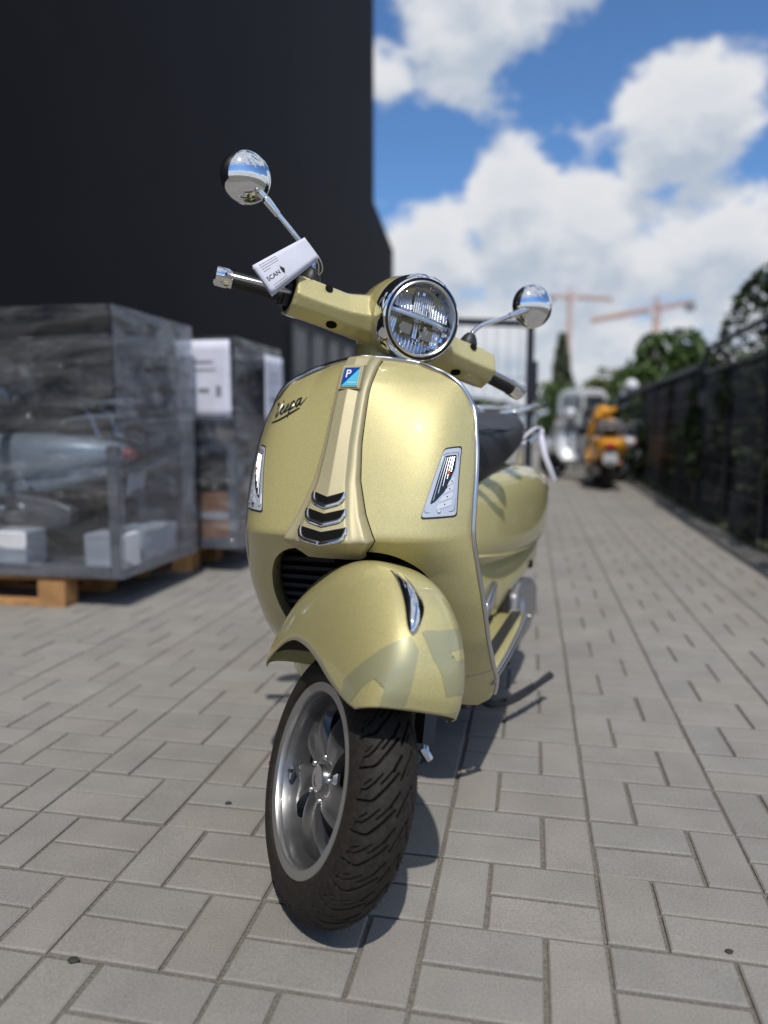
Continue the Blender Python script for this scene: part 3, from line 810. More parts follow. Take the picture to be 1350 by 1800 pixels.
rib_sheet(-.006, .006, -.040, -.009, .010, .30, FAC[0], 2, .003)
fz = MB()
for k in range(46):
    a, rr_ = rnd.uniform(0, 6.28), .066 * math.sqrt(rnd.random()); x, z = rr_ * math.cos(a), rr_ * math.sin(a)
    if abs(z) < .011: continue
    t1, t2, w2, h2 = rnd.gauss(0, .5), rnd.gauss(.2, .4), rnd.uniform(.001, .0025), rnd.uniform(.002, .006)
    fz.add([tuple(HL + Vector((x + p * w2, .004 + p * w2 * t1 + q_ * h2 * t2, z + q_ * h2))) for p, q_ in ((-1, -1), (1, -1), (1, 1), (-1, 1))], [(0, 1, 2, 3)])
fz.build('reflector_facets', FAC[0], headlamp, xf=ST, weld=False, recalc=False)
for sx in (-1, 1):
    MB().box(HL + Vector((sx * .024, .012, -.026)), (.024, .012, .020)).build('lamp_module', FAC[1], headlamp, xf=ST)
lb = []
for x in np.linspace(-.066, .066, 21):
    k = 1 - (x / .066) ** 2
    lb.append([tuple(HL + Vector((x, yy, zz))) for yy, zz in ((.016 - .012 * k, .0095), (.010 - .016 * k, .0035), (.009 - .016 * k, 0), (.010 - .016 * k, -.0035), (.016 - .008 * k, -.0085), (.024, -.008), (.024, .009))])
MB().rings(lb).build('light_bar', mat('bright_bar', (.80, .84, .90), .16, .85), headlamp, xf=ST, sharp=18)
MB().lathe([(.0685, .0), (.060, .008), (.045, .0135), (.025, .017), (.0, .018)], HL, F_, 64).build('lens', LENS, headlamp, xf=ST)
MB().tube([HL + Vector((.079 * math.cos(a), .012, .079 * math.sin(a))) for a in np.linspace(math.radians(200), math.radians(275), 16)], .0022, 6).build('headlamp_clip', SATIN, headlamp, xf=ST)
# ---- handlebar controls
for sg in (1, -1):
    g = MB().tube([(sg * .225, .405, 1.053), (sg * .26, .418, 1.052), (sg * .30, .425, 1.050), (sg * .348, .432, 1.046)], [.0165, .0172, .0172, .0172], 20)
    g.build('handgrip', GRIPM, scooter, xf=ST)
    MB().lathe([(.0, .036), (.017, .036), (.0195, .033), (.0195, .010), (.0175, .007), (.0175, .003), (.019, 0), (.0, 0)], (sg * .347, .432, 1.046), (sg, .14, -.09), 28).build('bar_end', CHROME, scooter, xf=ST)
    MB().tube(smooth_path([(sg * .205, .372, 1.055), (sg * .245, .372, 1.056), (sg * .30, .376, 1.053), (sg * .345, .388, 1.049), (sg * .368, .397, 1.047)], 5), [.007] * 10 + [.0065] * 8 + [.0075, .009, .004], 12, squash=.75).build('brake_lever', SATIN, scooter, xf=ST)
    MB().box((sg * .238, .395, 1.052), (.026, .05, .045)).build('switch_block', BLACKP, scooter, xf=ST)
    rod = smooth_path([(sg * .197, .42, 1.118), (sg * .203, .424, 1.135), (sg * .225, .430, 1.158), (sg * .262, .436, 1.182), (sg * .300, .452, 1.208)], 5)
    mir = MB().tube(rod, .0052, 12).build('mirror_stalk', CHROME, scooter, xf=ST)
    MB().lathe([(0, 0), (.0068, 0), (.0072, .003), (.0088, .034), (.0086, .040), (.0070, .042), (.0075, .047), (.0068, .056), (0, .058)], (sg * .294, .4500, 1.2035), (sg * .058, .022, .040), 20).build('stalk_sleeve', CHROME, mir, xf=ST)
    mc, md = (sg * .369, .486, 1.256), Vector((sg * -.10, -1, .06)).normalized()
    MB().lathe([(.0, .029), (.010, .0284), (.022, .0255), (.034, .0198), (.043, .0128), (.0495, .0055), (.0525, -.002), (.0530, -.008), (.0510, -.010)], mc, md, 56).build('mirror_shell', CHROME, mir, xf=ST, sharp=None)
    MB().lathe([(.0505, -.0095), (.0, -.0095)], mc, md, 40).build('mirror_glass', SATIN, mir, xf=ST)
    MB().lathe([(0, .006), (.0055, .004), (.006, 0)], Vector(mc) + md * .020 + Vector((sg * -.022, 0, -.022)), md + Vector((sg * -.6, 0, -.6)), 16).build('mirror_plug', SATIN, mir, xf=ST)

# ---- floor, tunnel, rear body
floor_ = MB().rings([[(x, y, z) for x, z in ((-w, .312), (w, .312), (w * 1.0, .285), (w * .8, .235), (-w * .8, .235), (-w, .285))] for y, w in ((.445, .232), (.47, .238), (.60, .238), (.85, .230), (1.0, .218), (1.03, .20))])
floor_board = floor_.build('floor_board', GOLD, scooter, mods=[('BEVEL', dict(width=.006, segments=2))])
for sg in (1, -1):
    MB().tube([(sg * .241, .41, .300), (sg * .2425, .60, .303), (sg * .236, .85, .306), (sg * .225, .99, .306)], .0075, 12).build('floor_trim', SATIN, floor_board)
    for x0 in (.207, .14):
        MB().bar((sg * x0, .43, .315), (sg * (x0 - .008), .985, .315), .026, .008).build('rubber_strip', BLACKP, floor_board)
tun = MB().rings([[(x, y, z) for x, z in ((-w, .30), (-w * .92, h * .9 + .03), (-w * .6, h), (w * .6, h), (w * .92, h * .9 + .03), (w, .30))] for y, w, h in ((.33, .09, .52), (.45, .08, .40), (.6, .078, .375), (.78, .09, .40), (.9, .11, .50))])
tun.build('centre_tunnel', GOLD, scooter, mods=[('BEVEL', dict(width=.015, segments=3))])
def body_ring(y, w, zb, zt, n=2.8, k=44):
    c, h = (zb + zt) / 2, (zt - zb) / 2
    return [(a, y, c + b) for a, b in superellipse(w, h, n, k, top=3.3)]
lo = MB().rings([body_ring(*a) for a in ((.70, .10, .30, .56, 3.2), (.80, .135, .285, .54, 3.4), (.92, .16, .28, .53, 3.6), (1.02, .180, .32, .52, 3.4), (1.14, .200, .36, .52, 3.4), (1.3, .212, .38, .53, 3.2), (1.5, .19, .43, .56), (1.66, .10, .50, .60))])
lower_body = lo.build('lower_body', GOLD, scooter, sharp=50)
COWL = ((.655, .05, .485, .73, 2.6), (.67, .105, .478, .742, 2.8), (.74, .150, .466, .752, 2.9), (.84, .185, .456, .757, 3.1), (.97, .212, .450, .757, 3.4), (1.10, .229, .447, .754, 3.6), (1.22, .237, .449, .748, 3.6), (1.34, .238, .455, .742, 3.4), (1.46, .228, .468, .730, 3.0), (1.58, .182, .50, .710, 2.3), (1.68, .125, .54, .682, 2.2), (1.735, .06, .575, .65, 2.1))
up = MB().rings([body_ring(*a) for a in COWL])
cowl = up.build('rear_cowl', GOLD, scooter, sharp=60)
for sg in (1, -1):
    rr = [body_ring(*a) for a in COWL]; kk = 40 if sg > 0 else 26
    lp = [np.array(r[kk]) for r in rr][1:10]; lp[0] = lp[0] + np.array((0, 0, -.012))
    MB().tube([tuple(p) for p in smooth_path(lp, 4)], .0050, 8).build('cowl_lip', GOLD, cowl)
    MB().box((sg * .203, 1.215, .418), (.012, .03, .022)).build('body_vent', BLACKV, lower_body)
    MB().rings([[(sg * x, y, z) for y, z in ((.735, .345), (.86, .372), (.868, .43), (.74, .392))] for x in (.118, .165)]).build('passenger_peg', SATIN, scooter, mods=[('BEVEL', dict(width=.008, segments=3))])
sp = [(.60, .060, .66, .800), (.612, .092, .645, .834), (.65, .122, .635, .858), (.73, .148, .64, .870), (.86, .165, .665, .874), (1.0, .172, .70, .872), (1.12, .170, .72, .880), (1.25, .163, .735, .90), (1.40, .146, .745, .905), (1.5, .11, .752, .89), (1.535, .06, .76, .86)]
seat = MB().rings([[(a, y, (zb + zt) / 2 + b) for a, b in superellipse(w, (zt - zb) / 2, 1.9, 44, top=3.4)] for y, w, zb, zt in sp]).build('seat', SEATM, scooter, sharp=None)
for sg in (1, -1):
    MB().tube([(sg * x, y, z) for x, y, z in smooth_path([(.05, .607, .812), (.107, .66, .834), (.137, .74, .845), (.153, .86, .848), (.158, 1.0, .846), (.158, 1.12, .853)], 5)], .0028, 6).build('seat_piping', BLACKP, seat)
rack = MB()
for sg in (1, -1):
    rack.tube(smooth_path([(sg * .05, 1.45, .90), (sg * .12, 1.47, .91), (sg * .155, 1.52, .925), (sg * .158, 1.66, .928), (sg * .13, 1.76, .93), (sg * .05, 1.79, .93), (0, 1.79, .93)], 5), .008, 10)
    rack.tube([(sg * .10, 1.50, .90), (sg * .11, 1.56, .84), (sg * .10, 1.6, .72)], .008, 10)
    rack.tube([(sg * .05, 1.48, .905), (sg * .05, 1.785, .925)], .005, 8)
for y in (1.58, 1.68): rack.tube([(-.157, y, .922), (.157, y, .922)], .005, 8)
rack.tube(smooth_path([(-.16, 1.40, .80), (-.185, 1.48, .83), (-.15, 1.62, .84), (0, 1.68, .84), (.15, 1.62, .84), (.185, 1.48, .83), (.16, 1.40, .80)], 5), .009, 10)
rack.build('luggage_rack', CHROME, scooter)
# ---- rear wheel, engine, exhaust, stand
RAX = Vector((0, 1.375, .236))
def tyre_lathe(c, R=.236, hw=.066):
    pr = [(R - .086, -hw * .66), (R - .075, -hw * .9)] + [(R - .060 + .060 * math.cos(a), hw * math.sin(a)) for a in np.linspace(-1.4, 1.4, 15)] + [(R - .075, hw * .9), (R - .086, hw * .66)]
    return MB().lathe(pr, c, (1, 0, 0), 48, closed=True)
rw = MB().lathe([(.0, .02), (.05, .02), (.09, .01), (.14, .03), (.155, .045), (.155, -.045), (.14, -.03), (.09, -.02), (0, -.03)], RAX, (1, 0, 0), 40).build('rear_wheel', ALLOY, scooter)
tyre_lathe(RAX).build('tyre', RUBBER, rw)
case = MB().rings([[(x, y, z) for y, z in ((1.0, .22), (1.06, .185), (1.30, .18), (1.45, .21), (1.46, .30), (1.36, .345), (1.10, .385), (1.03, .355))] for x in (.10, .180, .195)])
case.build('transmission_case', CAST, scooter, mods=[('BEVEL', dict(width=.012, segments=3))])
MB().lathe([(0, .016), (.028, .016), (.036, .01), (.045, .0)], (.195, 1.12, .285), (1, 0, 0), 24).lathe([(0, .02), (.008, .02), (.01, .008), (.012, 0)], (.205, 1.10, .275), (1, 0, 0), 10).build('case_cap', CAST, scooter)
MB().rings([[(x, y, z) for y, z in ((.965, .27), (1.0, .165), (1.035, .17), (1.0, .38), (.975, .365))] for x in (.13, .178)]).build('case_guard', BLACKP, scooter)
MB().tube([(-.14, 1.1, .30), (-.17, 1.2, .29), (-.185, 1.3, .285), (-.185, 1.7, .33)], [.03, .055, .06, .055], 20).build('silencer', STEELD, scooter)
tl = MB().rings([[(a, y, .615 + b) for a, b in superellipse(w, h, 2.6, 24)] for y, w, h in ((1.70, .07, .042), (1.745, .066, .040), (1.765, .05, .03))]).build('tail_lamp', mat('red_lens', (.45, .02, .015), .2, 0, .6), scooter)
MB().box((0, 1.775, .44), (.18, .006, .13), Matrix.Rotation(math.radians(-12), 3, 'X')).build('number_plate', WHITEP, scooter)
MB().bar((0, 1.70, .58), (0, 1.79, .34), .12, .01, (0, 1, 0)).build('plate_holder', BLACKP, scooter)
stand = MB().tube(smooth_path([(.10, .86, .16), (.126, .855, .09), (.165, .86, .075), (.205, .915, .074), (.246, 1.01, .080), (.268, 1.07, .086)], 4), [.012] * 8 + [.011] * 8 + [.010] * 5, 10)
stand.tube([(.262, 1.055, .084), (.288, 1.11, .094)], [.010, .012], 8)
stand.tube([(.19, .88, .083), (.225, .955, .088), (.25, 1.005, .094)], .006, 8).build('side_stand', BLACKP, scooter)
MB().tube([(.10, .84, .17), (.15, .83, .20), (.19, .80, .225)], .010, 8).tube([(.17, .86, .19), (.20, .87, .20)], .009, 8).build('stand_bracket', BLACKP, scooter)
MB().box((0, .735, .245), (.36, .59, .05)).build('belly_tray', BLACKP, scooter)  # underbody tray, extended unseen to block sunlight leaking through the gap ahead

# ------------------------------------------------------------------ paper tag tied to the handlebar, plastic strap on the rack
def cam_p(u, v, d):
    c, s_ = math.cos(CAM_PITCH), math.sin(CAM_PITCH); x, z = (u - 675) / 1300 * d, -(v - 900) / 1300 * d
    return Vector((x, d * c + z * s_, CAM_H + z * c - d * s_))
TG = [(-.2500, 1.4443, 1.1574), (-.1573, 1.5127, 1.2257), (-.1301, 1.5183, 1.1901), (-.2136, 1.4483, 1.1070)]
A_, B_, C_, D_ = (Vector(p) for p in TG)
tn = (B_ - A_).cross(D_ - A_).normalized()
if tn.y > 0: tn = -tn
def tag_p(a, b, out=0.):
    p = (A_ * (1 - a) + B_ * a) * (1 - b) + (D_ * (1 - a) + C_ * a) * b
    return p + tn * (out + .003 * math.sin(a * 3.0) * math.sin(b * 2 + .5))
tg = MB(); n1, n2 = 16, 8
tg.grid([[tag_p(a, b, .0006) for a in np.linspace(0, 1, n1)] for b in np.linspace(0, 1, n2)])
paper_tag = tg.build('paper_tag', PAPER, None, sharp=None, mods=[('SOLIDIFY', dict(thickness=.0008, offset=-1))])
tag(paper_tag, 'white paper tag tied to the handlebar of the green-gold scooter', 'paper tag')
tg2 = MB(); tg2.grid([[tag_p(a, b, -.0035 - .004 * b) - Vector((0, 0, .002)) for a in np.linspace(.012, .99, n1)] for b in np.linspace(0.02, 1.03, n2)])
tg2.build('back_sheet', PAPER, paper_tag, sharp=None)
AL, BL = (B_ - A_).length, (D_ - A_).length
def on_tag(x0, y0):
    return lambda x, y, h: tag_p(x0 + y * 0 + x / AL, y0 - y / BL, .0012 + h)
text_mesh('lettering', 'SCAN', .0125, INK, paper_tag, on_tag(.185, .60), bold=.0003)
arrow = [(.335, .50), (.350, .50), (.350, .42), (.395, .60), (.350, .78), (.350, .70), (.335, .70)]
MB().add([tag_p(a, b, .0015) for a, b in arrow], [tuple(range(7))]).build('arrow', INK, paper_tag, recalc=False)
rt = random.Random(2)
for b in (.10, .18, .26, .34, .84, .92):
    segs = MB(); a = .09 if b < .5 else .09
    end = .40 if b < .3 else (.22 if b < .5 else .36)
    while a < end:
        w = rt.uniform(.015, .045); segs.add([tag_p(a, b - .013, .0015), tag_p(min(end, a + w), b - .013, .0015), tag_p(min(end, a + w), b + .013, .0015), tag_p(a, b + .013, .0015)], [(0, 1, 2, 3)]); a += w + .008
    segs.build('print_line', mat('grey_print', (.22, .22, .25), .8) if 'grey_print' not in MATS else MATS['grey_print'], paper_tag, recalc=False)
e0 = tag_p(.97, .93)
tie = MB()
for o in (-.003, .004):
    tie.tube(smooth_path([e0 + Vector((o, -.002, 0)), e0 + Vector((.006 + o, .012, -.012)), e0 + Vector((.004 + o, .035, -.022)), e0 + Vector((-.004, .06, -.024)), e0 + Vector((-.012 + o, .062, -.006)), e0 + Vector((o - .004, .03, .004))], 5), .0013, 6)
tie.build('tie', STRAP, paper_tag)
for k in range(2):
    pass
ws = empty('white_strap', (.36, 2.78, .86))
wloc = Vector((.36, 2.78, .86))
def sl(x, y, z): return scooter_w(x, y, z) - wloc
def scooter_w(x, y, z):
    c, s_ = math.cos(BETA), math.sin(BETA)
    return Vector((-.128 + c * x + s_ * y, 1.259 - s_ * x + c * y, z))
MB().tube([sl(*p) for p in smooth_path([(.13, 1.38, .80), (.17, 1.42, .845), (.19, 1.48, .85), (.185, 1.50, .82), (.15, 1.45, .80), (.12, 1.40, .785)], 5)], .009, 8, squash=.4).build('strap_loop', STRAP, ws)
MB().tube([sl(*p) for p in smooth_path([(.187, 1.48, .845), (.20, 1.46, .80), (.212, 1.45, .755), (.228, 1.46, .71), (.240, 1.48, .67)], 5)], .011, 8, squash=.6).build('strap_tail', STRAP, ws)
MB().sphere(sl(.188, 1.48, .835), (.016, .016, .018), 12, 8).build('knot', STRAP, ws)
tag(ws, 'white strap knotted round the luggage rack behind the black seat', 'strap')

# ------------------------------------------------------------------ the yard: ground and paving
PY = math.radians(11.2)
EL, EC = Vector((math.sin(PY), math.cos(PY), 0)), Vector((math.cos(PY), -math.sin(PY), 0))
P0 = Vector((.369, 1.139, 0))
def yard(c, l, z=0.): return P0 + EC * c + EL * l + Vector((0, 0, z))
m = mat('ground_soil', (.12, .115, .09), .95, noise=(.6, .3))
ground = MB().add([(-400, -100, -.05), (400, -100, -.05), (400, 900, -.05), (-400, 900, -.05)], [(0, 1, 2, 3)]).build('ground', m)
tag(ground, kind='structure')
def stone_mat(name, per_island):
    m = mat(name, (.30, .29, .28), .88, spec=.25)
    nt = m.node_tree; N = nt.nodes.new; L = nt.links.new; p = nt.nodes['Principled BSDF']
    tcn = N('ShaderNodeTexCoord'); geo = N('ShaderNodeNewGeometry'); oi = N('ShaderNodeObjectInfo')
    n1 = N('ShaderNodeTexNoise'); n1.inputs['Scale'].default_value = 260; n1.inputs['Detail'].default_value = 3; L(geo.outputs['Position'], n1.inputs['Vector'])
    n2 = N('ShaderNodeTexNoise'); n2.inputs['Scale'].default_value = 9; n2.inputs['Detail'].default_value = 5; L(geo.outputs['Position'], n2.inputs['Vector'])
    n3 = N('ShaderNodeTexNoise'); n3.inputs['Scale'].default_value = 1.1; n3.inputs['Detail'].default_value = 4; L(geo.outputs['Position'], n3.inputs['Vector'])
    rnd_ = geo.outputs['Random Per Island'] if per_island else oi.outputs['Random']
    def mul(sock, a, b, lo, hi):
        r = N('ShaderNodeMapRange'); r.inputs[1].default_value = a; r.inputs[2].default_value = b; r.inputs[3].default_value = lo; r.inputs[4].default_value = hi
        L(sock, r.inputs[0]); return r.outputs[0]
    f = None
    for sock, a, b, lo, hi in ((n1.outputs[0], .3, .7, .84, 1.15), (n2.outputs[0], .3, .7, .93, 1.07), (n3.outputs[0], .35, .65, .92, 1.06), (rnd_, 0, 1, .955, 1.045)):
        v = mul(sock, a, b, lo, hi)
        if f is None: f = v
        else:
            k = N('ShaderNodeMath'); k.operation = 'MULTIPLY'; L(f, k.inputs[0]); L(v, k.inputs[1]); f = k.outputs[0]
    wn_ = N('ShaderNodeTexWhiteNoise'); wn_.noise_dimensions = '1D'; L(rnd_, wn_.inputs['W'])
    mx = N('ShaderNodeMix'); mx.data_type = 'RGBA'; mx.inputs[6].default_value = (.272, .250, .226, 1); mx.inputs[7].default_value = (.258, .246, .229, 1); L(wn_.outputs['Value'], mx.inputs[0])
    vs = N('ShaderNodeVectorMath'); vs.operation = 'SCALE'; L(mx.outputs[2], vs.inputs[0]); L(f, vs.inputs['Scale']); L(vs.outputs[0], p.inputs['Base Color'])
    b = N('ShaderNodeBump'); b.inputs['Strength'].default_value = .5; b.inputs['Distance'].default_value = .0015; L(n1.outputs[0], b.inputs['Height']); L(b.outputs[0], p.inputs['Normal'])
    return m
STONE, STONE_I = stone_mat('paving_stone', False), stone_mat('paving_stone_far', True)
SAND = mat('joint_sand', (.160, .142, .122), .95, noise=(200, .4), bump=(600, .5))
bed = MB().add([yard(-7.5, -6, -.006), yard(4.0, -6, -.006), yard(4.0, 60, -.006), yard(-7.5, 60, -.006)], [(0, 1, 2, 3)])
pavement = bed.build('pavement', SAND); tag(pavement, kind='structure')
def brick_mesh(dx, dy):
    hx, hy, c = dx / 2 - .0040, dy / 2 - .0040, .0032
    v = [(sx * hx, sy * hy, -.05) for sx, sy in ((-1, -1), (1, -1), (1, 1), (-1, 1))] + [(sx * hx, sy * hy, -.0028) for sx, sy in ((-1, -1), (1, -1), (1, 1), (-1, 1))] + [(sx * (hx - c), sy * (hy - c), 0) for sx, sy in ((-1, -1), (1, -1), (1, 1), (-1, 1))]
    f = [(i, (i + 1) % 4, (i + 1) % 4 + 4, i + 4) for i in range(4)] + [(i + 4, (i + 1) % 4 + 4, (i + 1) % 4 + 8, i + 8) for i in range(4)] + [(8, 9, 10, 11)]
    return v, f
cells = []
for r in range(-14, 66):
    for c in range(-16, 13):
        x, y = c * .3, r * .2
        if r % 2 == 0: cells += [(x + .05, y + .1, 1), (x + .2, y + .05, 0), (x + .2, y + .15, 0)]
        else: cells += [(x + .1, y + .05, 0), (x + .1, y + .15, 0), (x + .25, y + .1, 1)]
def seen(p):
    zc = p.y * math.cos(CAM_PITCH) + CAM_H * math.sin(CAM_PITCH)
    if zc < .3: return None
    u = 675 + 1300 * p.x / zc; v = 900 - 1300 * (-CAM_H * math.cos(CAM_PITCH) + p.y * math.sin(CAM_PITCH)) / zc
    return zc if (-40 < u < 1390 and v < 1850) else None
info = []
for x, y, t in cells:
    p = yard(x, y)
    if x < -7.2 or p.y < -1.7: continue
    d = seen(p); info.append((d if d else 99., x, y, t))
info.sort()
rb = random.Random(11)
bm0 = {}
for t in (0, 1):
    v, f = brick_mesh(.2, .1) if t == 0 else brick_mesh(.1, .2)
    me = bpy.data.meshes.new('paving_brick'); me.from_pydata(v, [], f); me.materials.append(STONE); bm0[t] = me
RZ = Matrix.Rotation(-PY, 4, 'Z')
far = MB()
FARV, FARF = [], []
for k, (d, x, y, t) in enumerate(info):
    M4 = Matrix.Translation(yard(x + rb.gauss(0, .0008), y + rb.gauss(0, .0008), rb.gauss(0, .0007))) @ RZ @ Matrix.Rotation(rb.gauss(0, .004), 4, 'Z') @ Matrix.Rotation(rb.gauss(0, .004), 4, 'X') @ Matrix.Rotation(rb.gauss(0, .004), 4, 'Y')
    if k < 300:
        o = bpy.data.objects.new('paving_brick', bm0[t]); COL.objects.link(o); o.matrix_world = M4; o.parent = pavement
    else:
        v, f = brick_mesh(.2, .1) if t == 0 else brick_mesh(.1, .2)
        n0 = len(FARV); FARV += [tuple(M4 @ Vector(q)) for q in v]; FARF += [tuple(i + n0 for i in g) for g in f]
fb = fast_mesh('paving_bricks', np.array(FARV), np.array(FARF), STONE_I, pavement, smooth=False); tag(fb, kind='stuff')
# beyond the last modelled row the pieces are too small to tell apart
fp = MB().add([yard(-7.5, 13.2, -.004), yard(4.0, 13.2, -.004), yard(4.0, 60, -.004), yard(-7.5, 60, -.004)], [(0, 1, 2, 3)])
fpo = fp.build('far_paving', STONE); tag(fpo, kind='structure')
# grass edge along the fence
def leaves(n, fn, size, seed, flat=.0):
    """n leaf quads; fn(rng) gives a position"""
    rng = np.random.default_rng(seed)
    C = np.array([fn(rng) for _ in range(n)])
    a = rng.normal(size=(n, 3)); a[:, 2] *= (1 - flat); a /= np.linalg.norm(a, axis=1)[:, None]
    b = rng.normal(size=(n, 3)); b -= a * (a * b).sum(1)[:, None]; b /= np.linalg.norm(b, axis=1)[:, None]
    s1 = size * rng.uniform(.6, 1.4, (n, 1)); s2 = s1 * rng.uniform(.4, .7, (n, 1))
    c = np.cross(a, b) * s1 * .15
    V = np.stack([C - a * s1, C + b * s2 + c, C + a * s1, C - b * s2 + c], 1).reshape(-1, 3)
    return V, np.arange(n * 4).reshape(-1, 4)
def leaf_mat(name, col):
    m = mat(name, col, .6, spec=.3)
    nt = m.node_tree; N = nt.nodes.new; L = nt.links.new; p = nt.nodes['Principled BSDF']
    g = N('ShaderNodeNewGeometry'); mx = N('ShaderNodeMix'); mx.data_type = 'RGBA'
    mx.inputs[6].default_value = (*[c * .55 for c in col], 1); mx.inputs[7].default_value = (*[min(1, c * 1.5) for c in col], 1)
    L(g.outputs['Random Per Island'], mx.inputs[0]); L(mx.outputs[2], p.inputs['Base Color'])
    p.inputs['Transmission Weight'].default_value = 0.0
    return m
LEAF_D, LEAF_M, LEAF_Y, LEAF_G = leaf_mat('dark_leaf', (0.0405, 0.0648, 0.0243)), leaf_mat('green_leaf', (0.0675, 0.1148, 0.0297)), leaf_mat('yellowish_leaf', (0.1418, 0.1553, 0.0473)), leaf_mat('greyish_leaf', (0.1148, 0.135, 0.081))
BARK = mat('bark', (.07, .055, .04), .9, noise=(20, .3))
FD = Vector((math.sin(math.radians(11.9)), math.cos(math.radians(11.9)), 0)); FN = Vector((FD.y, -FD.x, 0))
F0 = Vector((2.69, 5.2, 0))
def fpnt(t, off=0., z=0.): return F0 + FD * t + FN * off + Vector((0, 0, z))
V, Fq = leaves(5000, lambda r: np.array(fpnt(r.uniform(-2, 20), abs(r.normal(0, .12)) - .06, r.uniform(0, .07))), .035, 5)
grass = fast_mesh('grass_edge', V, Fq, LEAF_G); tag(grass, 'thin strip of weeds along the foot of the fence', 'grass', kind='stuff')

# ------------------------------------------------------------------ dark hall on the left
WALL = mat('anthracite_cladding', (.0115, .0118, .0155), .7, spec=.12, noise=(.8, .12), bump=(3, .05))
WX = -5.0
def wall_at(Yv): return WX + .2107 * Yv
bd, bn = Vector((.2107, 1, 0)).normalized(), Vector((-1, .2107, 0)).normalized()
hall = empty('hall', (wall_at(3), 3, 0)); HL0 = Vector((wall_at(3), 3, 0))
def hp(Yv, z, back=0.): return Vector((wall_at(Yv), Yv, z)) + bn * back - HL0
out = [(-6, 0), (25.2, 0), (25.2, 6.62), (22.35, 7.32), (22.35, 22), (-6, 22)]
wv = [hp(a, b) for a, b in out] + [hp(a, b, 14) for a, b in out]; n6 = len(out)
MB().add(wv, [tuple(range(n6)), tuple(range(n6, 2 * n6))[::-1]] + [(i, (i + 1) % n6, (i + 1) % n6 + n6, i + n6) for i in range(n6)]).build('wall', WALL, hall, sharp=20)
GLASSD = mat('dark_window_glass', (.022, .030, .036), .25, 0, spec=.3)
FRAMEG = mat('grey_frame', (.04, .05, .06), .5)
for k in range(4):
    y0 = 15.0 + k * 1.25; y1 = y0 + 1.17
    w_ = MB(); w_.add([hp(y0, .3, -.02), hp(y1, .3, -.02), hp(y1, 2.9, -.02), hp(y0, 2.9, -.02)], [(0, 1, 2, 3)])
    wo_ = w_.build('window', GLASSD, hall)
    fr_ = MB()
    for a, b in (((y0, .3), (y0, 2.9)), ((y1, .3), (y1, 2.9)), ((y0, .3), (y1, .3)), ((y0, 2.9), (y1, 2.9)), ((y0, 1.9), (y1, 1.9))): fr_.bar(hp(*a, -.04), hp(*b, -.04), .07, .05)
    fr_.build('window_frame', FRAMEG, wo_)
tag(hall, 'tall plain anthracite hall filling the upper left background', 'building')

# ------------------------------------------------------------------ simple copies of a scooter
SKIP = {'paper_tag', 'script_lettering', 'printed_shape', 'louvre', 'reflector_facets', 'print_line'}
def recolour(o, table):
    if o.type == 'MESH':
        for sl_ in o.material_slots:
            if sl_.material and sl_.material.name in table:
                m_ = table[sl_.material.name]; sl_.link = 'OBJECT'; sl_.material = m_
def clone(o, parent, table):
    if o.name.split('.')[0] in SKIP: return None
    c = o.copy(); COL.objects.link(c); c.parent = parent; c.name = o.name.split('.')[0]
    recolour(c, table)
    for ch in list(o.children): clone(ch, c, table)
    return c
def scooter_copy(col, label, loc, rz, seat_col=None, group=None):
    mname = label.split()[0] + '_body_paint_%d' % len(MATS)
    pm = paint_mat(mname, col, .06, .25, .4)
    r = clone(scooter, None, {'green_gold_paint': pm, 'satin_champagne_paint': pm})
    r.location = loc; r.rotation_euler = (0, 0, rz); tag(r, label, 'scooter', group)
    return r
y_s = scooter_copy((.86, .38, .012), 'orange-yellow scooter seen from behind beside the mesh fence', (3.36, 11.42, 0), math.radians(167))
g1 = scooter_copy((.50, .52, .55), 'silver scooter parked left of the orange-yellow scooter', (2.92, 12.7, 0), math.radians(212))
g2 = scooter_copy((.42, .45, .50), 'pale grey scooter with tall windscreen furthest down the yard', (3.42, 15.0, 0), math.radians(205))
SCREEN = clear_mat('tinted_screen', (.8, .85, .9), .12, .05, .12)
for r_ in (g1, g2):
    ws_ = MB().grid([[(x, .33 + .10 * (z - 1.1) + .25 * x * x, z) for x in np.linspace(-.22, .22, 9)] for z in np.linspace(1.10, 1.55 if r_ is g2 else 1.4, 8)])
    ws_.build('windscreen', SCREEN, r_, sharp=None)

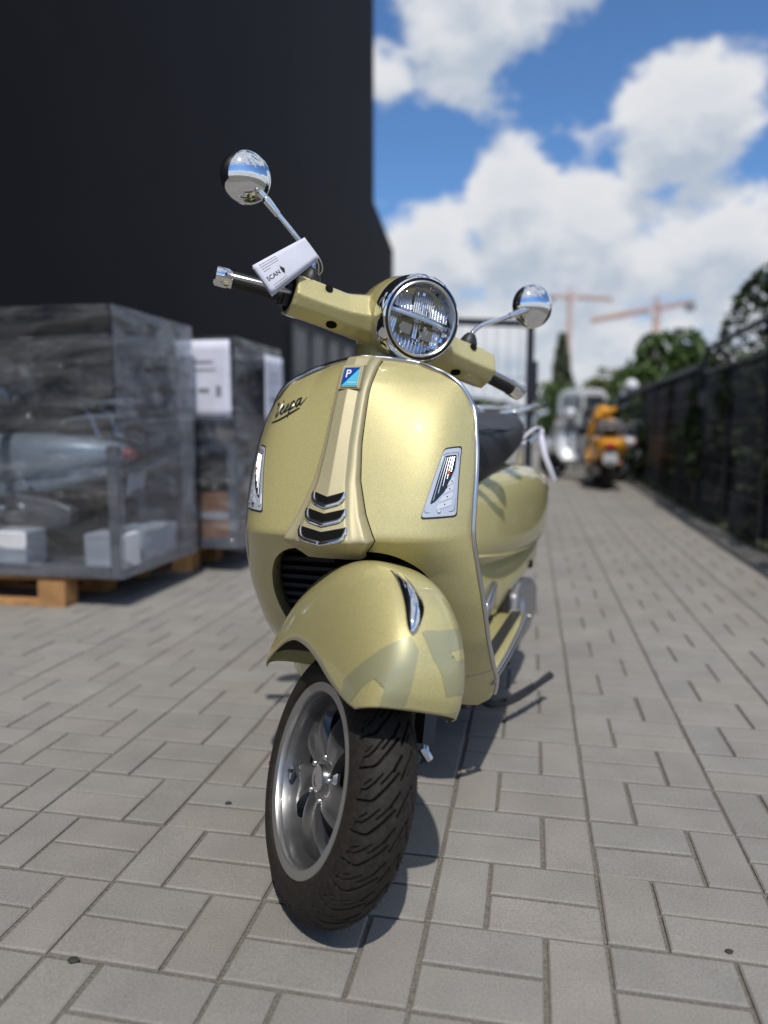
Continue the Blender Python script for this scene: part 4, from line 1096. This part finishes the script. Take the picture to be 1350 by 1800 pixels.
# ------------------------------------------------------------------ wrapped crates on pallets
FILM = clear_mat('stretch_film', (.72, .76, .82), .17, .14, .032, wrinkle=(1.6, (1.2, 1.2, 6.0)))
STEELF = mat('galvanised_frame', (.33, .34, .36), .45, .6, noise=(12, .2))
WOOD = mat('pallet_wood', (.42, .225, .09), .8, noise=(8, .3))
FOAM = mat('white_foam', (.66, .67, .70), .8, noise=(4, .15))
CARD = mat('brown_cardboard', (.42, .20, .095), .85, noise=(5, .1))
def crate(name, corner, L_, W_, z0, z1, label, seed):
    root = empty(name, corner, -PY); rg = random.Random(seed); nr = np.random.default_rng(seed)
    def B(nm, a, b, w, m_=STEELF): return MB().bar(a, b, w, w).build(nm, m_, root)
    x0, x1, y0, y1 = -L_, 0, 0, W_; i = .03
    for px_ in (x0 + i, x0 + L_ * .33, x0 + L_ * .66, x1 - i):
        for py_ in (y0 + i, y1 - i):
            near = py_ < .1 and px_ > -.1
            B('post', (px_, py_, z0), (px_, py_, z0 + (.62 if near else 1.08)), .05)
    for py_ in (y0 + i, y1 - i): B('rail', (x0 + .06, py_, z0 + .03), (x1 - .06, py_, z0 + .03), .055)
    for px_ in (x0 + i, x1 - i): B('rail', (px_, y0 + .06, z0 + .03), (px_, y1 - .06, z0 + .03), .055)
    MB().box(((x0 + x1) / 2, (y0 + y1) / 2, z1 - .03), (L_ - .04, W_ - .04, .02)).build('top_board', mat('dark_lid', (.03, .033, .04), .6) if 'dark_lid' not in MATS else MATS['dark_lid'], root)
    MB().box(((x0 + x1) / 2, (y0 + y1) / 2, z0 + .02), (L_ - .12, W_ - .12, .03)).build('base_plate', STEELF, root)
    # film: front, right end, rear, left end and top, sagging between the posts
    def sheet(p, u, v, nu, nv, nrm):
        ph = nr.uniform(0, 6, 6); P = []
        for b in np.linspace(0, 1, nv):
            r = []
            for a in np.linspace(0, 1, nu):
                e = min(1, 6 * a, 6 * (1 - a), 6 * b, 6 * (1 - b))
                d = .012 * math.sin(5 * a + 9 * b + ph[0]) + .009 * math.sin(14 * b - 7 * a + ph[1]) + .006 * math.sin(23 * a + 17 * b + ph[2]) + .004 * math.sin(40 * b + 12 * a + ph[3]) - .014
                r.append(Vector(p) + Vector(u) * a + Vector(v) * b + Vector(nrm) * d * e)
            P.append(r)
        MB().grid(P).build('stretch_film', FILM, root, sharp=None)
    h = z1 - z0
    sheet((x0, y0 - .004, z0), (L_, 0, 0), (0, 0, h), 60, 44, (0, -1, 0)); sheet((x1 + .004, y0, z0), (0, W_, 0), (0, 0, h), 30, 44, (1, 0, 0))
    sheet((x0, y1 + .004, z0), (L_, 0, 0), (0, 0, h), 30, 20, (0, 1, 0)); sheet((x0 - .004, y0, z0), (0, W_, 0), (0, 0, h), 16, 20, (-1, 0, 0))
    sheet((x0, y0, z1 + .004), (L_, 0, 0), (0, W_, 0), 40, 24, (0, 0, 1))
    tag(root, label, 'crate'); return root
def pallet(loc, L_, W_, label):
    r = empty('wooden_pallet', loc, -PY)
    for k in range(5):
        y = W_ * (k + .5) / 5; MB().box((-L_ / 2, y, .134), (L_, W_ / 5 * .72, .022)).build('deck_board', WOOD, r)
    for y in (.05, W_ / 2, W_ - .05):
        MB().box((-L_ / 2, y, .011), (L_, .10, .022)).build('skid', WOOD, r)
        for x in (-.07, -L_ / 2, -L_ + .07): MB().box((x, y, .0655), (.145, .10, .087)).build('block', WOOD, r)
    for x in (-.07, -L_ / 2, -L_ + .07): MB().box((x, W_ / 2, .116), (.14, W_, .014)).build('cross_board', WOOD, r)
    tag(r, label, 'pallet'); return r
def cw_(corner, x, y, z=0.): 
    v = Matrix.Rotation(-PY, 3, 'Z') @ Vector((x, y, 0)); return (corner[0] + v.x, corner[1] + v.y, corner[2] + z)
K1, K2 = (-1.22, 3.38, 0), (-.85, 4.25, 0)
crate('wrapped_crate', K1, 2.05, .80, .147, 1.40, 'front crate wrapped in wrinkled clear film with a silver scooter inside', 3)
crate('wrapped_crate', K2, 2.0, .80, .147, 1.36, 'rear wrapped crate with white printed sheets on it and a brown box inside', 8)
pallet(cw_(K1, -.30, .0), 1.2, .80, 'orange-brown wooden pallet under the front wrapped crate')
pallet(cw_(K2, -.30, .02), 1.2, .78, 'wooden pallet under the rear wrapped crate')
s1 = scooter_copy((.50, .56, .60), 'silver-blue scooter packed inside the front wrapped crate', cw_(K1, -1.66, .40, .185), math.radians(-90) - PY)
s2 = scooter_copy((.05, .07, .11), 'dark blue scooter packed inside the rear wrapped crate', cw_(K2, -1.66, .44, .185), math.radians(-90) - PY)
for r_, sc in ((s1, .86), (s2, .84)): r_.scale = (sc, sc, sc)
for nm, kc, x, y, d, lb in (('foam_block', K1, -.10, .10, (.20, .16, .17), 'white foam block at the near corner of the front crate'), ('foam_block', K1, -.11, .42, (.18, .36, .16), 'white foam block at the right end of the front crate'),
                            ('foam_block', K1, -.62, .10, (.22, .16, .17), 'white foam block beside the middle post of the front crate')):
    o = MB().box((0, 0, d[2] / 2), d).build(nm, FOAM, None, mods=[('BEVEL', dict(width=.008, segments=2))]); o.location = cw_(kc, x, y, .185); o.rotation_euler = (0, 0, -PY); tag(o, lb, 'foam block')
o = empty('cardboard_box', cw_(K2, -.22, .17, .185), -PY)
MB().box((0, 0, .135), (.34, .26, .27)).build('box_body', CARD, o); MB().box((0, 0, .15), (.346, .266, .035)).build('tape', FOAM, o)
tag(o, 'brown cardboard box with a pale tape band in the rear crate', 'box')
PAPERB = mat('printed_sheet', (.66, .67, .78), .8, noise=(6, .12)); 
def sheet_thing(p, u, h, label):
    r = empty('printed_sheet', p, -PY)
    pa = MB().grid([[(u[0] * a + .004 * math.sin(7 * a + 3 * b), u[1] * a - .004 * math.sin(5 * b), h * b) for a in np.linspace(0, 1, 9)] for b in np.linspace(0, 1, 9)]).build('sheet', PAPERB, r, sharp=None, mods=[('SOLIDIFY', dict(thickness=.002))])
    for a, b, w, hh in ((.18, .32, .16, .05), (.42, .33, .20, .06), (.74, .28, .10, .14), (.3, .72, .4, .02), (.25, .62, .5, .015)):
        nx = Vector((u[1], -u[0], 0)).normalized() * .007
        q = [(a, b), (a + w, b), (a + w, b + hh), (a, b + hh)]
        MB().add([Vector((u[0] * i_, u[1] * i_, h * j_)) + nx for i_, j_ in q], [(0, 1, 2, 3)]).build('print_mark', MATS['grey_print'], r, recalc=False)
    tag(r, label, 'paper sheet')
sheet_thing(cw_(K2, -.34, -.03, .90), (.33, 0), .44, 'large white printed sheet on the front face of the rear crate')
sheet_thing(cw_(K2, .03, .42, .88), (0, .34), .42, 'narrow white printed sheet on the right end of the rear crate')

# ------------------------------------------------------------------ mesh fence on the right
FENCE = mat('anthracite_steel', (.020, .023, .033), .45, .2)
def fence_panel(t0, t1, h, label, gate=False):
    root = empty('fence_gate' if gate else 'mesh_fence', fpnt(t0), 0.); o0 = fpnt(t0)
    f = lambda t, z, off=0.: fpnt(t, off, z) - o0
    MB().bar(f(t0, 0), f(t0, h + (.02 if not gate else 0)), .06, .06).build('post', FENCE, root)
    if gate:
        MB().tube(smooth_path([f(t1 - .06, .06), f(t1 - .06, h - .25), f(t1 - .10, h - .06), f(t1 - .25, h), f(t0 + .5, h + .02), f(t0, h + .02)], 6), .026, 8).build('gate_frame', FENCE, root)
        MB().bar(f(t0, .07), f(t1 - .06, .07), .05, .05).build('bottom_rail', FENCE, root); MB().bar(f(t0, h - .22), f(t1 - .06, h - .22), .035, .035).build('cross_rail', FENCE, root)
        for t in (t0 + (t1 - t0) * .5,): MB().bar(f(t, .07), f(t, h - .22), .04, .04).build('stile', FENCE, root)
        MB().box(f(t1 - .08, 1.12), (.06, .10, .16)).build('lock_case', SATIN, root)
    else:
        MB().bar(f(t0 + .03, h - .01), f(t1 - .03, h - .01), .04, .05).build('top_rail', FENCE, root)
    for z in np.arange(.10, h - .04, .2): MB().bar(f(t0 + .03, z), f(t1 - .03, z), .008, .012).build('horizontal_wire', FENCE, root)
    w = MB()
    for t in np.arange(t0 + .05, t1 - .04, .05): w.bar(f(t, .06, .008), f(t, h - .03 - (.2 if gate else 0), .008), .006, .006)
    tag(w.build('upright_wires', FENCE, root), kind='stuff')
    tag(root, label, 'gate' if gate else 'fence', None if gate else 'mesh fence panels along the yard')
fence_panel(0, 2.25, 1.60, 'dark steel mesh gate with rounded top corner nearest the right edge', True)
fence_panel(-2.45, 0, 1.60, 'dark mesh fence panel nearest the camera, cut by the right edge')
for k, (t0, t1, lb) in enumerate(((2.33, 5.30, 'first dark mesh fence panel beyond the gate'), (5.30, 7.35, 'second dark mesh fence panel beyond the gate, beside the orange-yellow scooter'))): fence_panel(t0, t1, 1.47, lb)
for k in range(8): fence_panel(7.35 + k * 2.5, 9.85 + k * 2.5, 1.47, '%s dark mesh fence panel beyond the gate' % ('third fourth fifth sixth seventh eighth ninth tenth'.split()[k]))
# the other gate leaf standing open behind the scooter
gl_ = empty('open_gate_leaf', (1.36, 7.0, 0)); G0 = Vector((1.36, 7.0, 0))
gp = lambda a, z: Vector((-1.25 * a, -.28 * a, z))
MB().bar(gp(0, 0), gp(0, 1.83), .06, .06).build('post', FENCE, gl_)
MB().bar(gp(0.02, 1.80), gp(1, 1.80), .05, .06).build('top_rail', FENCE, gl_); MB().bar(gp(0.02, .10), gp(1, .10), .05, .06).build('bottom_rail', FENCE, gl_); MB().bar(gp(1, 0), gp(1, 1.83), .06, .06).build('post', FENCE, gl_)
MB().box(gp(-.015, 1.28), (.10, .07, .36)).build('lock_case', FENCE, gl_)
wv_ = MB()
for a in np.arange(.08, 1, .09): wv_.bar(gp(a, .12), gp(a, 1.78), .005, .005)
tag(wv_.build('upright_wires', STEELF, gl_), kind='stuff')
for z in (.5, .9, 1.3): MB().bar(gp(.02, z), gp(1, z), .012, .012).build('horizontal_wire', STEELF, gl_)
tag(gl_, 'dark open gate leaf standing behind the green-gold scooter', 'gate')

# ------------------------------------------------------------------ planting
def shrub(name, c, rx, ry, h, n, size, m_, label, seed, cat='shrub', group=None, conic=.0, trunk=.25, base=.0):
    r = empty(name, c); rg = np.random.default_rng(seed)
    lobes = [(rg.uniform(-.7, .7), rg.uniform(-.7, .7), rg.uniform(.15, .95), rg.uniform(.32, .6)) for _ in range(16)]
    def fn(g):
        while True:
            a = lobes[g.integers(len(lobes))]; d = g.normal(size=3); d /= np.linalg.norm(d); q = a[3] * g.uniform(.55, 1.0) ** .5
            z = a[2] + d[2] * q * .45
            if not 0.02 < z < 1.05: continue
            k = 1 - conic * z
            return np.array(((a[0] * k + d[0] * q * k) * rx, (a[1] * k + d[1] * q * k) * ry, base + z * (h - base)))
    V, Fq = leaves(n, fn, size, seed)
    fast_mesh('crown' if cat == 'tree' else 'foliage', V, Fq, m_, r)
    tk = MB().tube([(0, 0, -.05), (.02, 0, h * .3), (0, .02, h * .75)], [trunk * .3, trunk * .22, trunk * .06], 8)
    for k in range(5):
        a = k * 1.3; z = h * (.25 + .1 * k); tk.tube([(0, 0, z), (rx * .4 * math.cos(a), ry * .4 * math.sin(a), z + h * .15)], [trunk * .1, trunk * .03], 6)
    tk.build('trunk' if cat == 'tree' else 'stem', BARK, r)
    tag(r, label, cat, group); return r
for k in range(12):
    t = -1.6 + k * 1.35; p = fpnt(t, .55 + .12 * (k % 3), 0)
    shrub('hedge_shrub', p, .75, .48, 1.42 + .12 * ((k * 7) % 5) / 5, 4800, .055, LEAF_D, '%s dark green hedge shrub behind the mesh fence, counted from the right edge' % ('first second third fourth fifth sixth seventh eighth ninth tenth eleventh twelfth'.split()[k]), 40 + k, group='hedge behind the fence', trunk=.2)
shrub('conifer', Vector((4.62, 8.1, 0)), 1.05, 1.0, 3.2, 16000, .05, LEAF_D, 'tall dark conifer rising over the fence at the right edge', 71, 'tree', conic=.55, trunk=.5)
shrub('broad_tree', Vector((6.1, 16.2, 0)), 1.15, 1.0, 2.75, 4500, .09, LEAF_M, 'dark green bushy tree above the fence left of the gate', 72, 'tree', conic=.35, trunk=.5)
shrub('broad_tree', Vector((10.3, 28.5, 0)), 2.0, 1.5, 3.1, 4000, .13, LEAF_M, 'low green tree behind the far end of the fence', 73, 'tree', conic=.2, trunk=.5)
shrub('pale_bush', Vector((10.6, 38, 0)), 2.6, 1.5, 3.6, 3500, .17, LEAF_Y, 'yellowish green bush above the far parked van', 74, 'tree', conic=.2, trunk=.5)
shrub('poplar', Vector((9.7, 41, 0)), 1.2, 1.2, 5.6, 4500, .16, LEAF_G, 'slim greyish green tree under the left crane', 75, 'tree', conic=.85, trunk=.7)
shrub('broad_tree', Vector((7.3, 30, 0)), 1.3, 1.2, 2.5, 3000, .12, LEAF_M, 'green shrub left of the far parked van', 76, 'tree', conic=.1, trunk=.5)
shrub('hedge_row', Vector((2.0, 46, 0)), 7.0, 1.5, 2.6, 6000, .2, LEAF_G, 'low greyish hedge at the far end of the yard', 77, 'hedge', conic=.0, trunk=.4)

# ------------------------------------------------------------------ far things: van, lamp, cranes
van = empty('parked_van', (7.6, 28.5, 0), math.radians(-12))
VAN = mat('van_paint', (.50, .52, .52), .4, 0, .6)
MB().rings([[(a, y, 1.28 + b) for a, b in superellipse(w, h, 5, 28)] for y, w, h in ((0, .88, .95), (.05, .95, 1.0), (3.6, .95, 1.0), (4.3, .92, .72), (5.0, .85, .5))]).build('body', VAN, van)
for sx in (-1, 1):
    MB().box((sx * .42, -.01, 1.75), (.70, .03, .55)).build('rear_window', GLASSD, van); MB().box((sx * .86, -.005, 1.15), (.12, .03, .45)).build('tail_lamp', MATS['red_lens'], van)
    for y in (.9, 4.0): tyre_lathe(Vector((sx * .82, y, .33)), .33, .11).build('wheel', RUBBER, van)
MB().box((0, -.03, .48), (1.8, .10, .20)).build('bumper', BLACKP, van); MB().box((0, -.03, .85), (.5, .02, .11)).build('number_plate', WHITEP, van)
tag(van, 'pale grey van parked at the far end of the yard', 'van')
lp = empty('globe_lamp', (4.62, 14.0, 0)); MB().tube([(0, 0, 0), (0, 0, 1.50)], .03, 10).build('lamp_post', FENCE, lp); MB().sphere((0, 0, 1.61), .13, 20, 12).build('globe', WHITEP, lp); tag(lp, 'pale round globe lamp on a post above the fence', 'lamp')
CR = mat('hazed_crane_orange', (.66, .40, .30), .6)  # orange faded paler in the base colour to stand for distance haze
def crane(base, mast_h, jib_dir, jib, cjib, tilt, wd, label):
    r = empty('tower_crane', base); jd = Vector((*jib_dir, 0)).normalized()
    def lattice(nm, a, b, w, n):
        a, b = Vector(a), Vector(b); d = (b - a).normalized(); s1 = d.orthogonal().normalized(); s2 = d.cross(s1); g = MB(); q = w / 2
        cs = [s1 * q * i + s2 * q * j for i, j in ((-1, -1), (1, -1), (1, 1), (-1, 1))]
        for c in cs: g.bar(a + c, b + c, w * .16, w * .16)
        for k in range(n):
            p, e = a.lerp(b, k / n), a.lerp(b, (k + 1) / n)
            for i in range(4): g.bar(p + cs[i], e + cs[(i + 1) % 4], w * .1, w * .1); g.bar(p + cs[i], p + cs[(i + 1) % 4], w * .08, w * .08)
        g.build(nm, CR, r)
    lattice('mast', (0, 0, -2), (0, 0, mast_h), wd, 24)
    top = Vector((0, 0, mast_h)); up_ = Vector((0, 0, tilt))
    lattice('jib', top, top + jd * jib + up_ * jib, wd * .75, 24); lattice('counter_jib', top, top - jd * cjib - up_ * cjib, wd * .75, 8)
    lattice('apex', top, top + Vector((0, 0, wd * 2.2)), wd * .6, 4)
    MB().box(top - jd * cjib * .9 - up_ * cjib + Vector((0, 0, -wd)), (wd * 1.5, wd * 1.5, wd * 1.6)).build('counterweight', CAST, r)
    MB().box(top + jd * wd - Vector((0, 0, wd * .9)), (wd, wd, wd * 1.3)).build('cab', WHITEP, r)
    MB().tube([top + Vector((0, 0, wd * 2.2)), top + jd * jib * .6 + up_ * jib * .6], wd * .06, 5).build('tie_bar', CR, r)
    tag(r, label, 'crane')
crane((39.2, 160, 0), 28.0, (1, .15), 9.5, 4.6, -.02, .72, 'slim tower crane on the left with a level jib')
crane((46.8, 130, 0), 21.0, (-1, .2), 11.0, 6.0, -.16, .85, 'broader orange tower crane on the right with a sloping jib')

# ------------------------------------------------------------------ small stones on the paving
for (x, y), r_, lb in (((-.50, 1.10), .007, 'dark pebble lying on the paving at the lower left'), ((-.355, 1.60), .006, 'tiny dark pebble on the paving left of the front wheel'), ((.565, 1.12), .0055, 'tiny dark pebble on the paving at the lower right')):
    rp = random.Random(int(r_ * 5000 + x * 100)); pb = MB(); P = []
    for i in range(7):
        a = math.pi * i / 6 - math.pi / 2
        P.append([(r_ * 1.3 * math.cos(a) * math.cos(t) * rp.uniform(.85, 1.15), r_ * math.cos(a) * math.sin(t) * rp.uniform(.85, 1.15), r_ * .45 * (math.sin(a) + .9)) for t in np.linspace(0, 2 * math.pi, 10, endpoint=False)])
    o = pb.grid(P, cv=True).build('pebble', mat('dark_stone', (.035, .033, .03), .8) if 'dark_stone' not in MATS else MATS['dark_stone']); o.location = (x, y, 0); tag(o, lb, 'pebble')
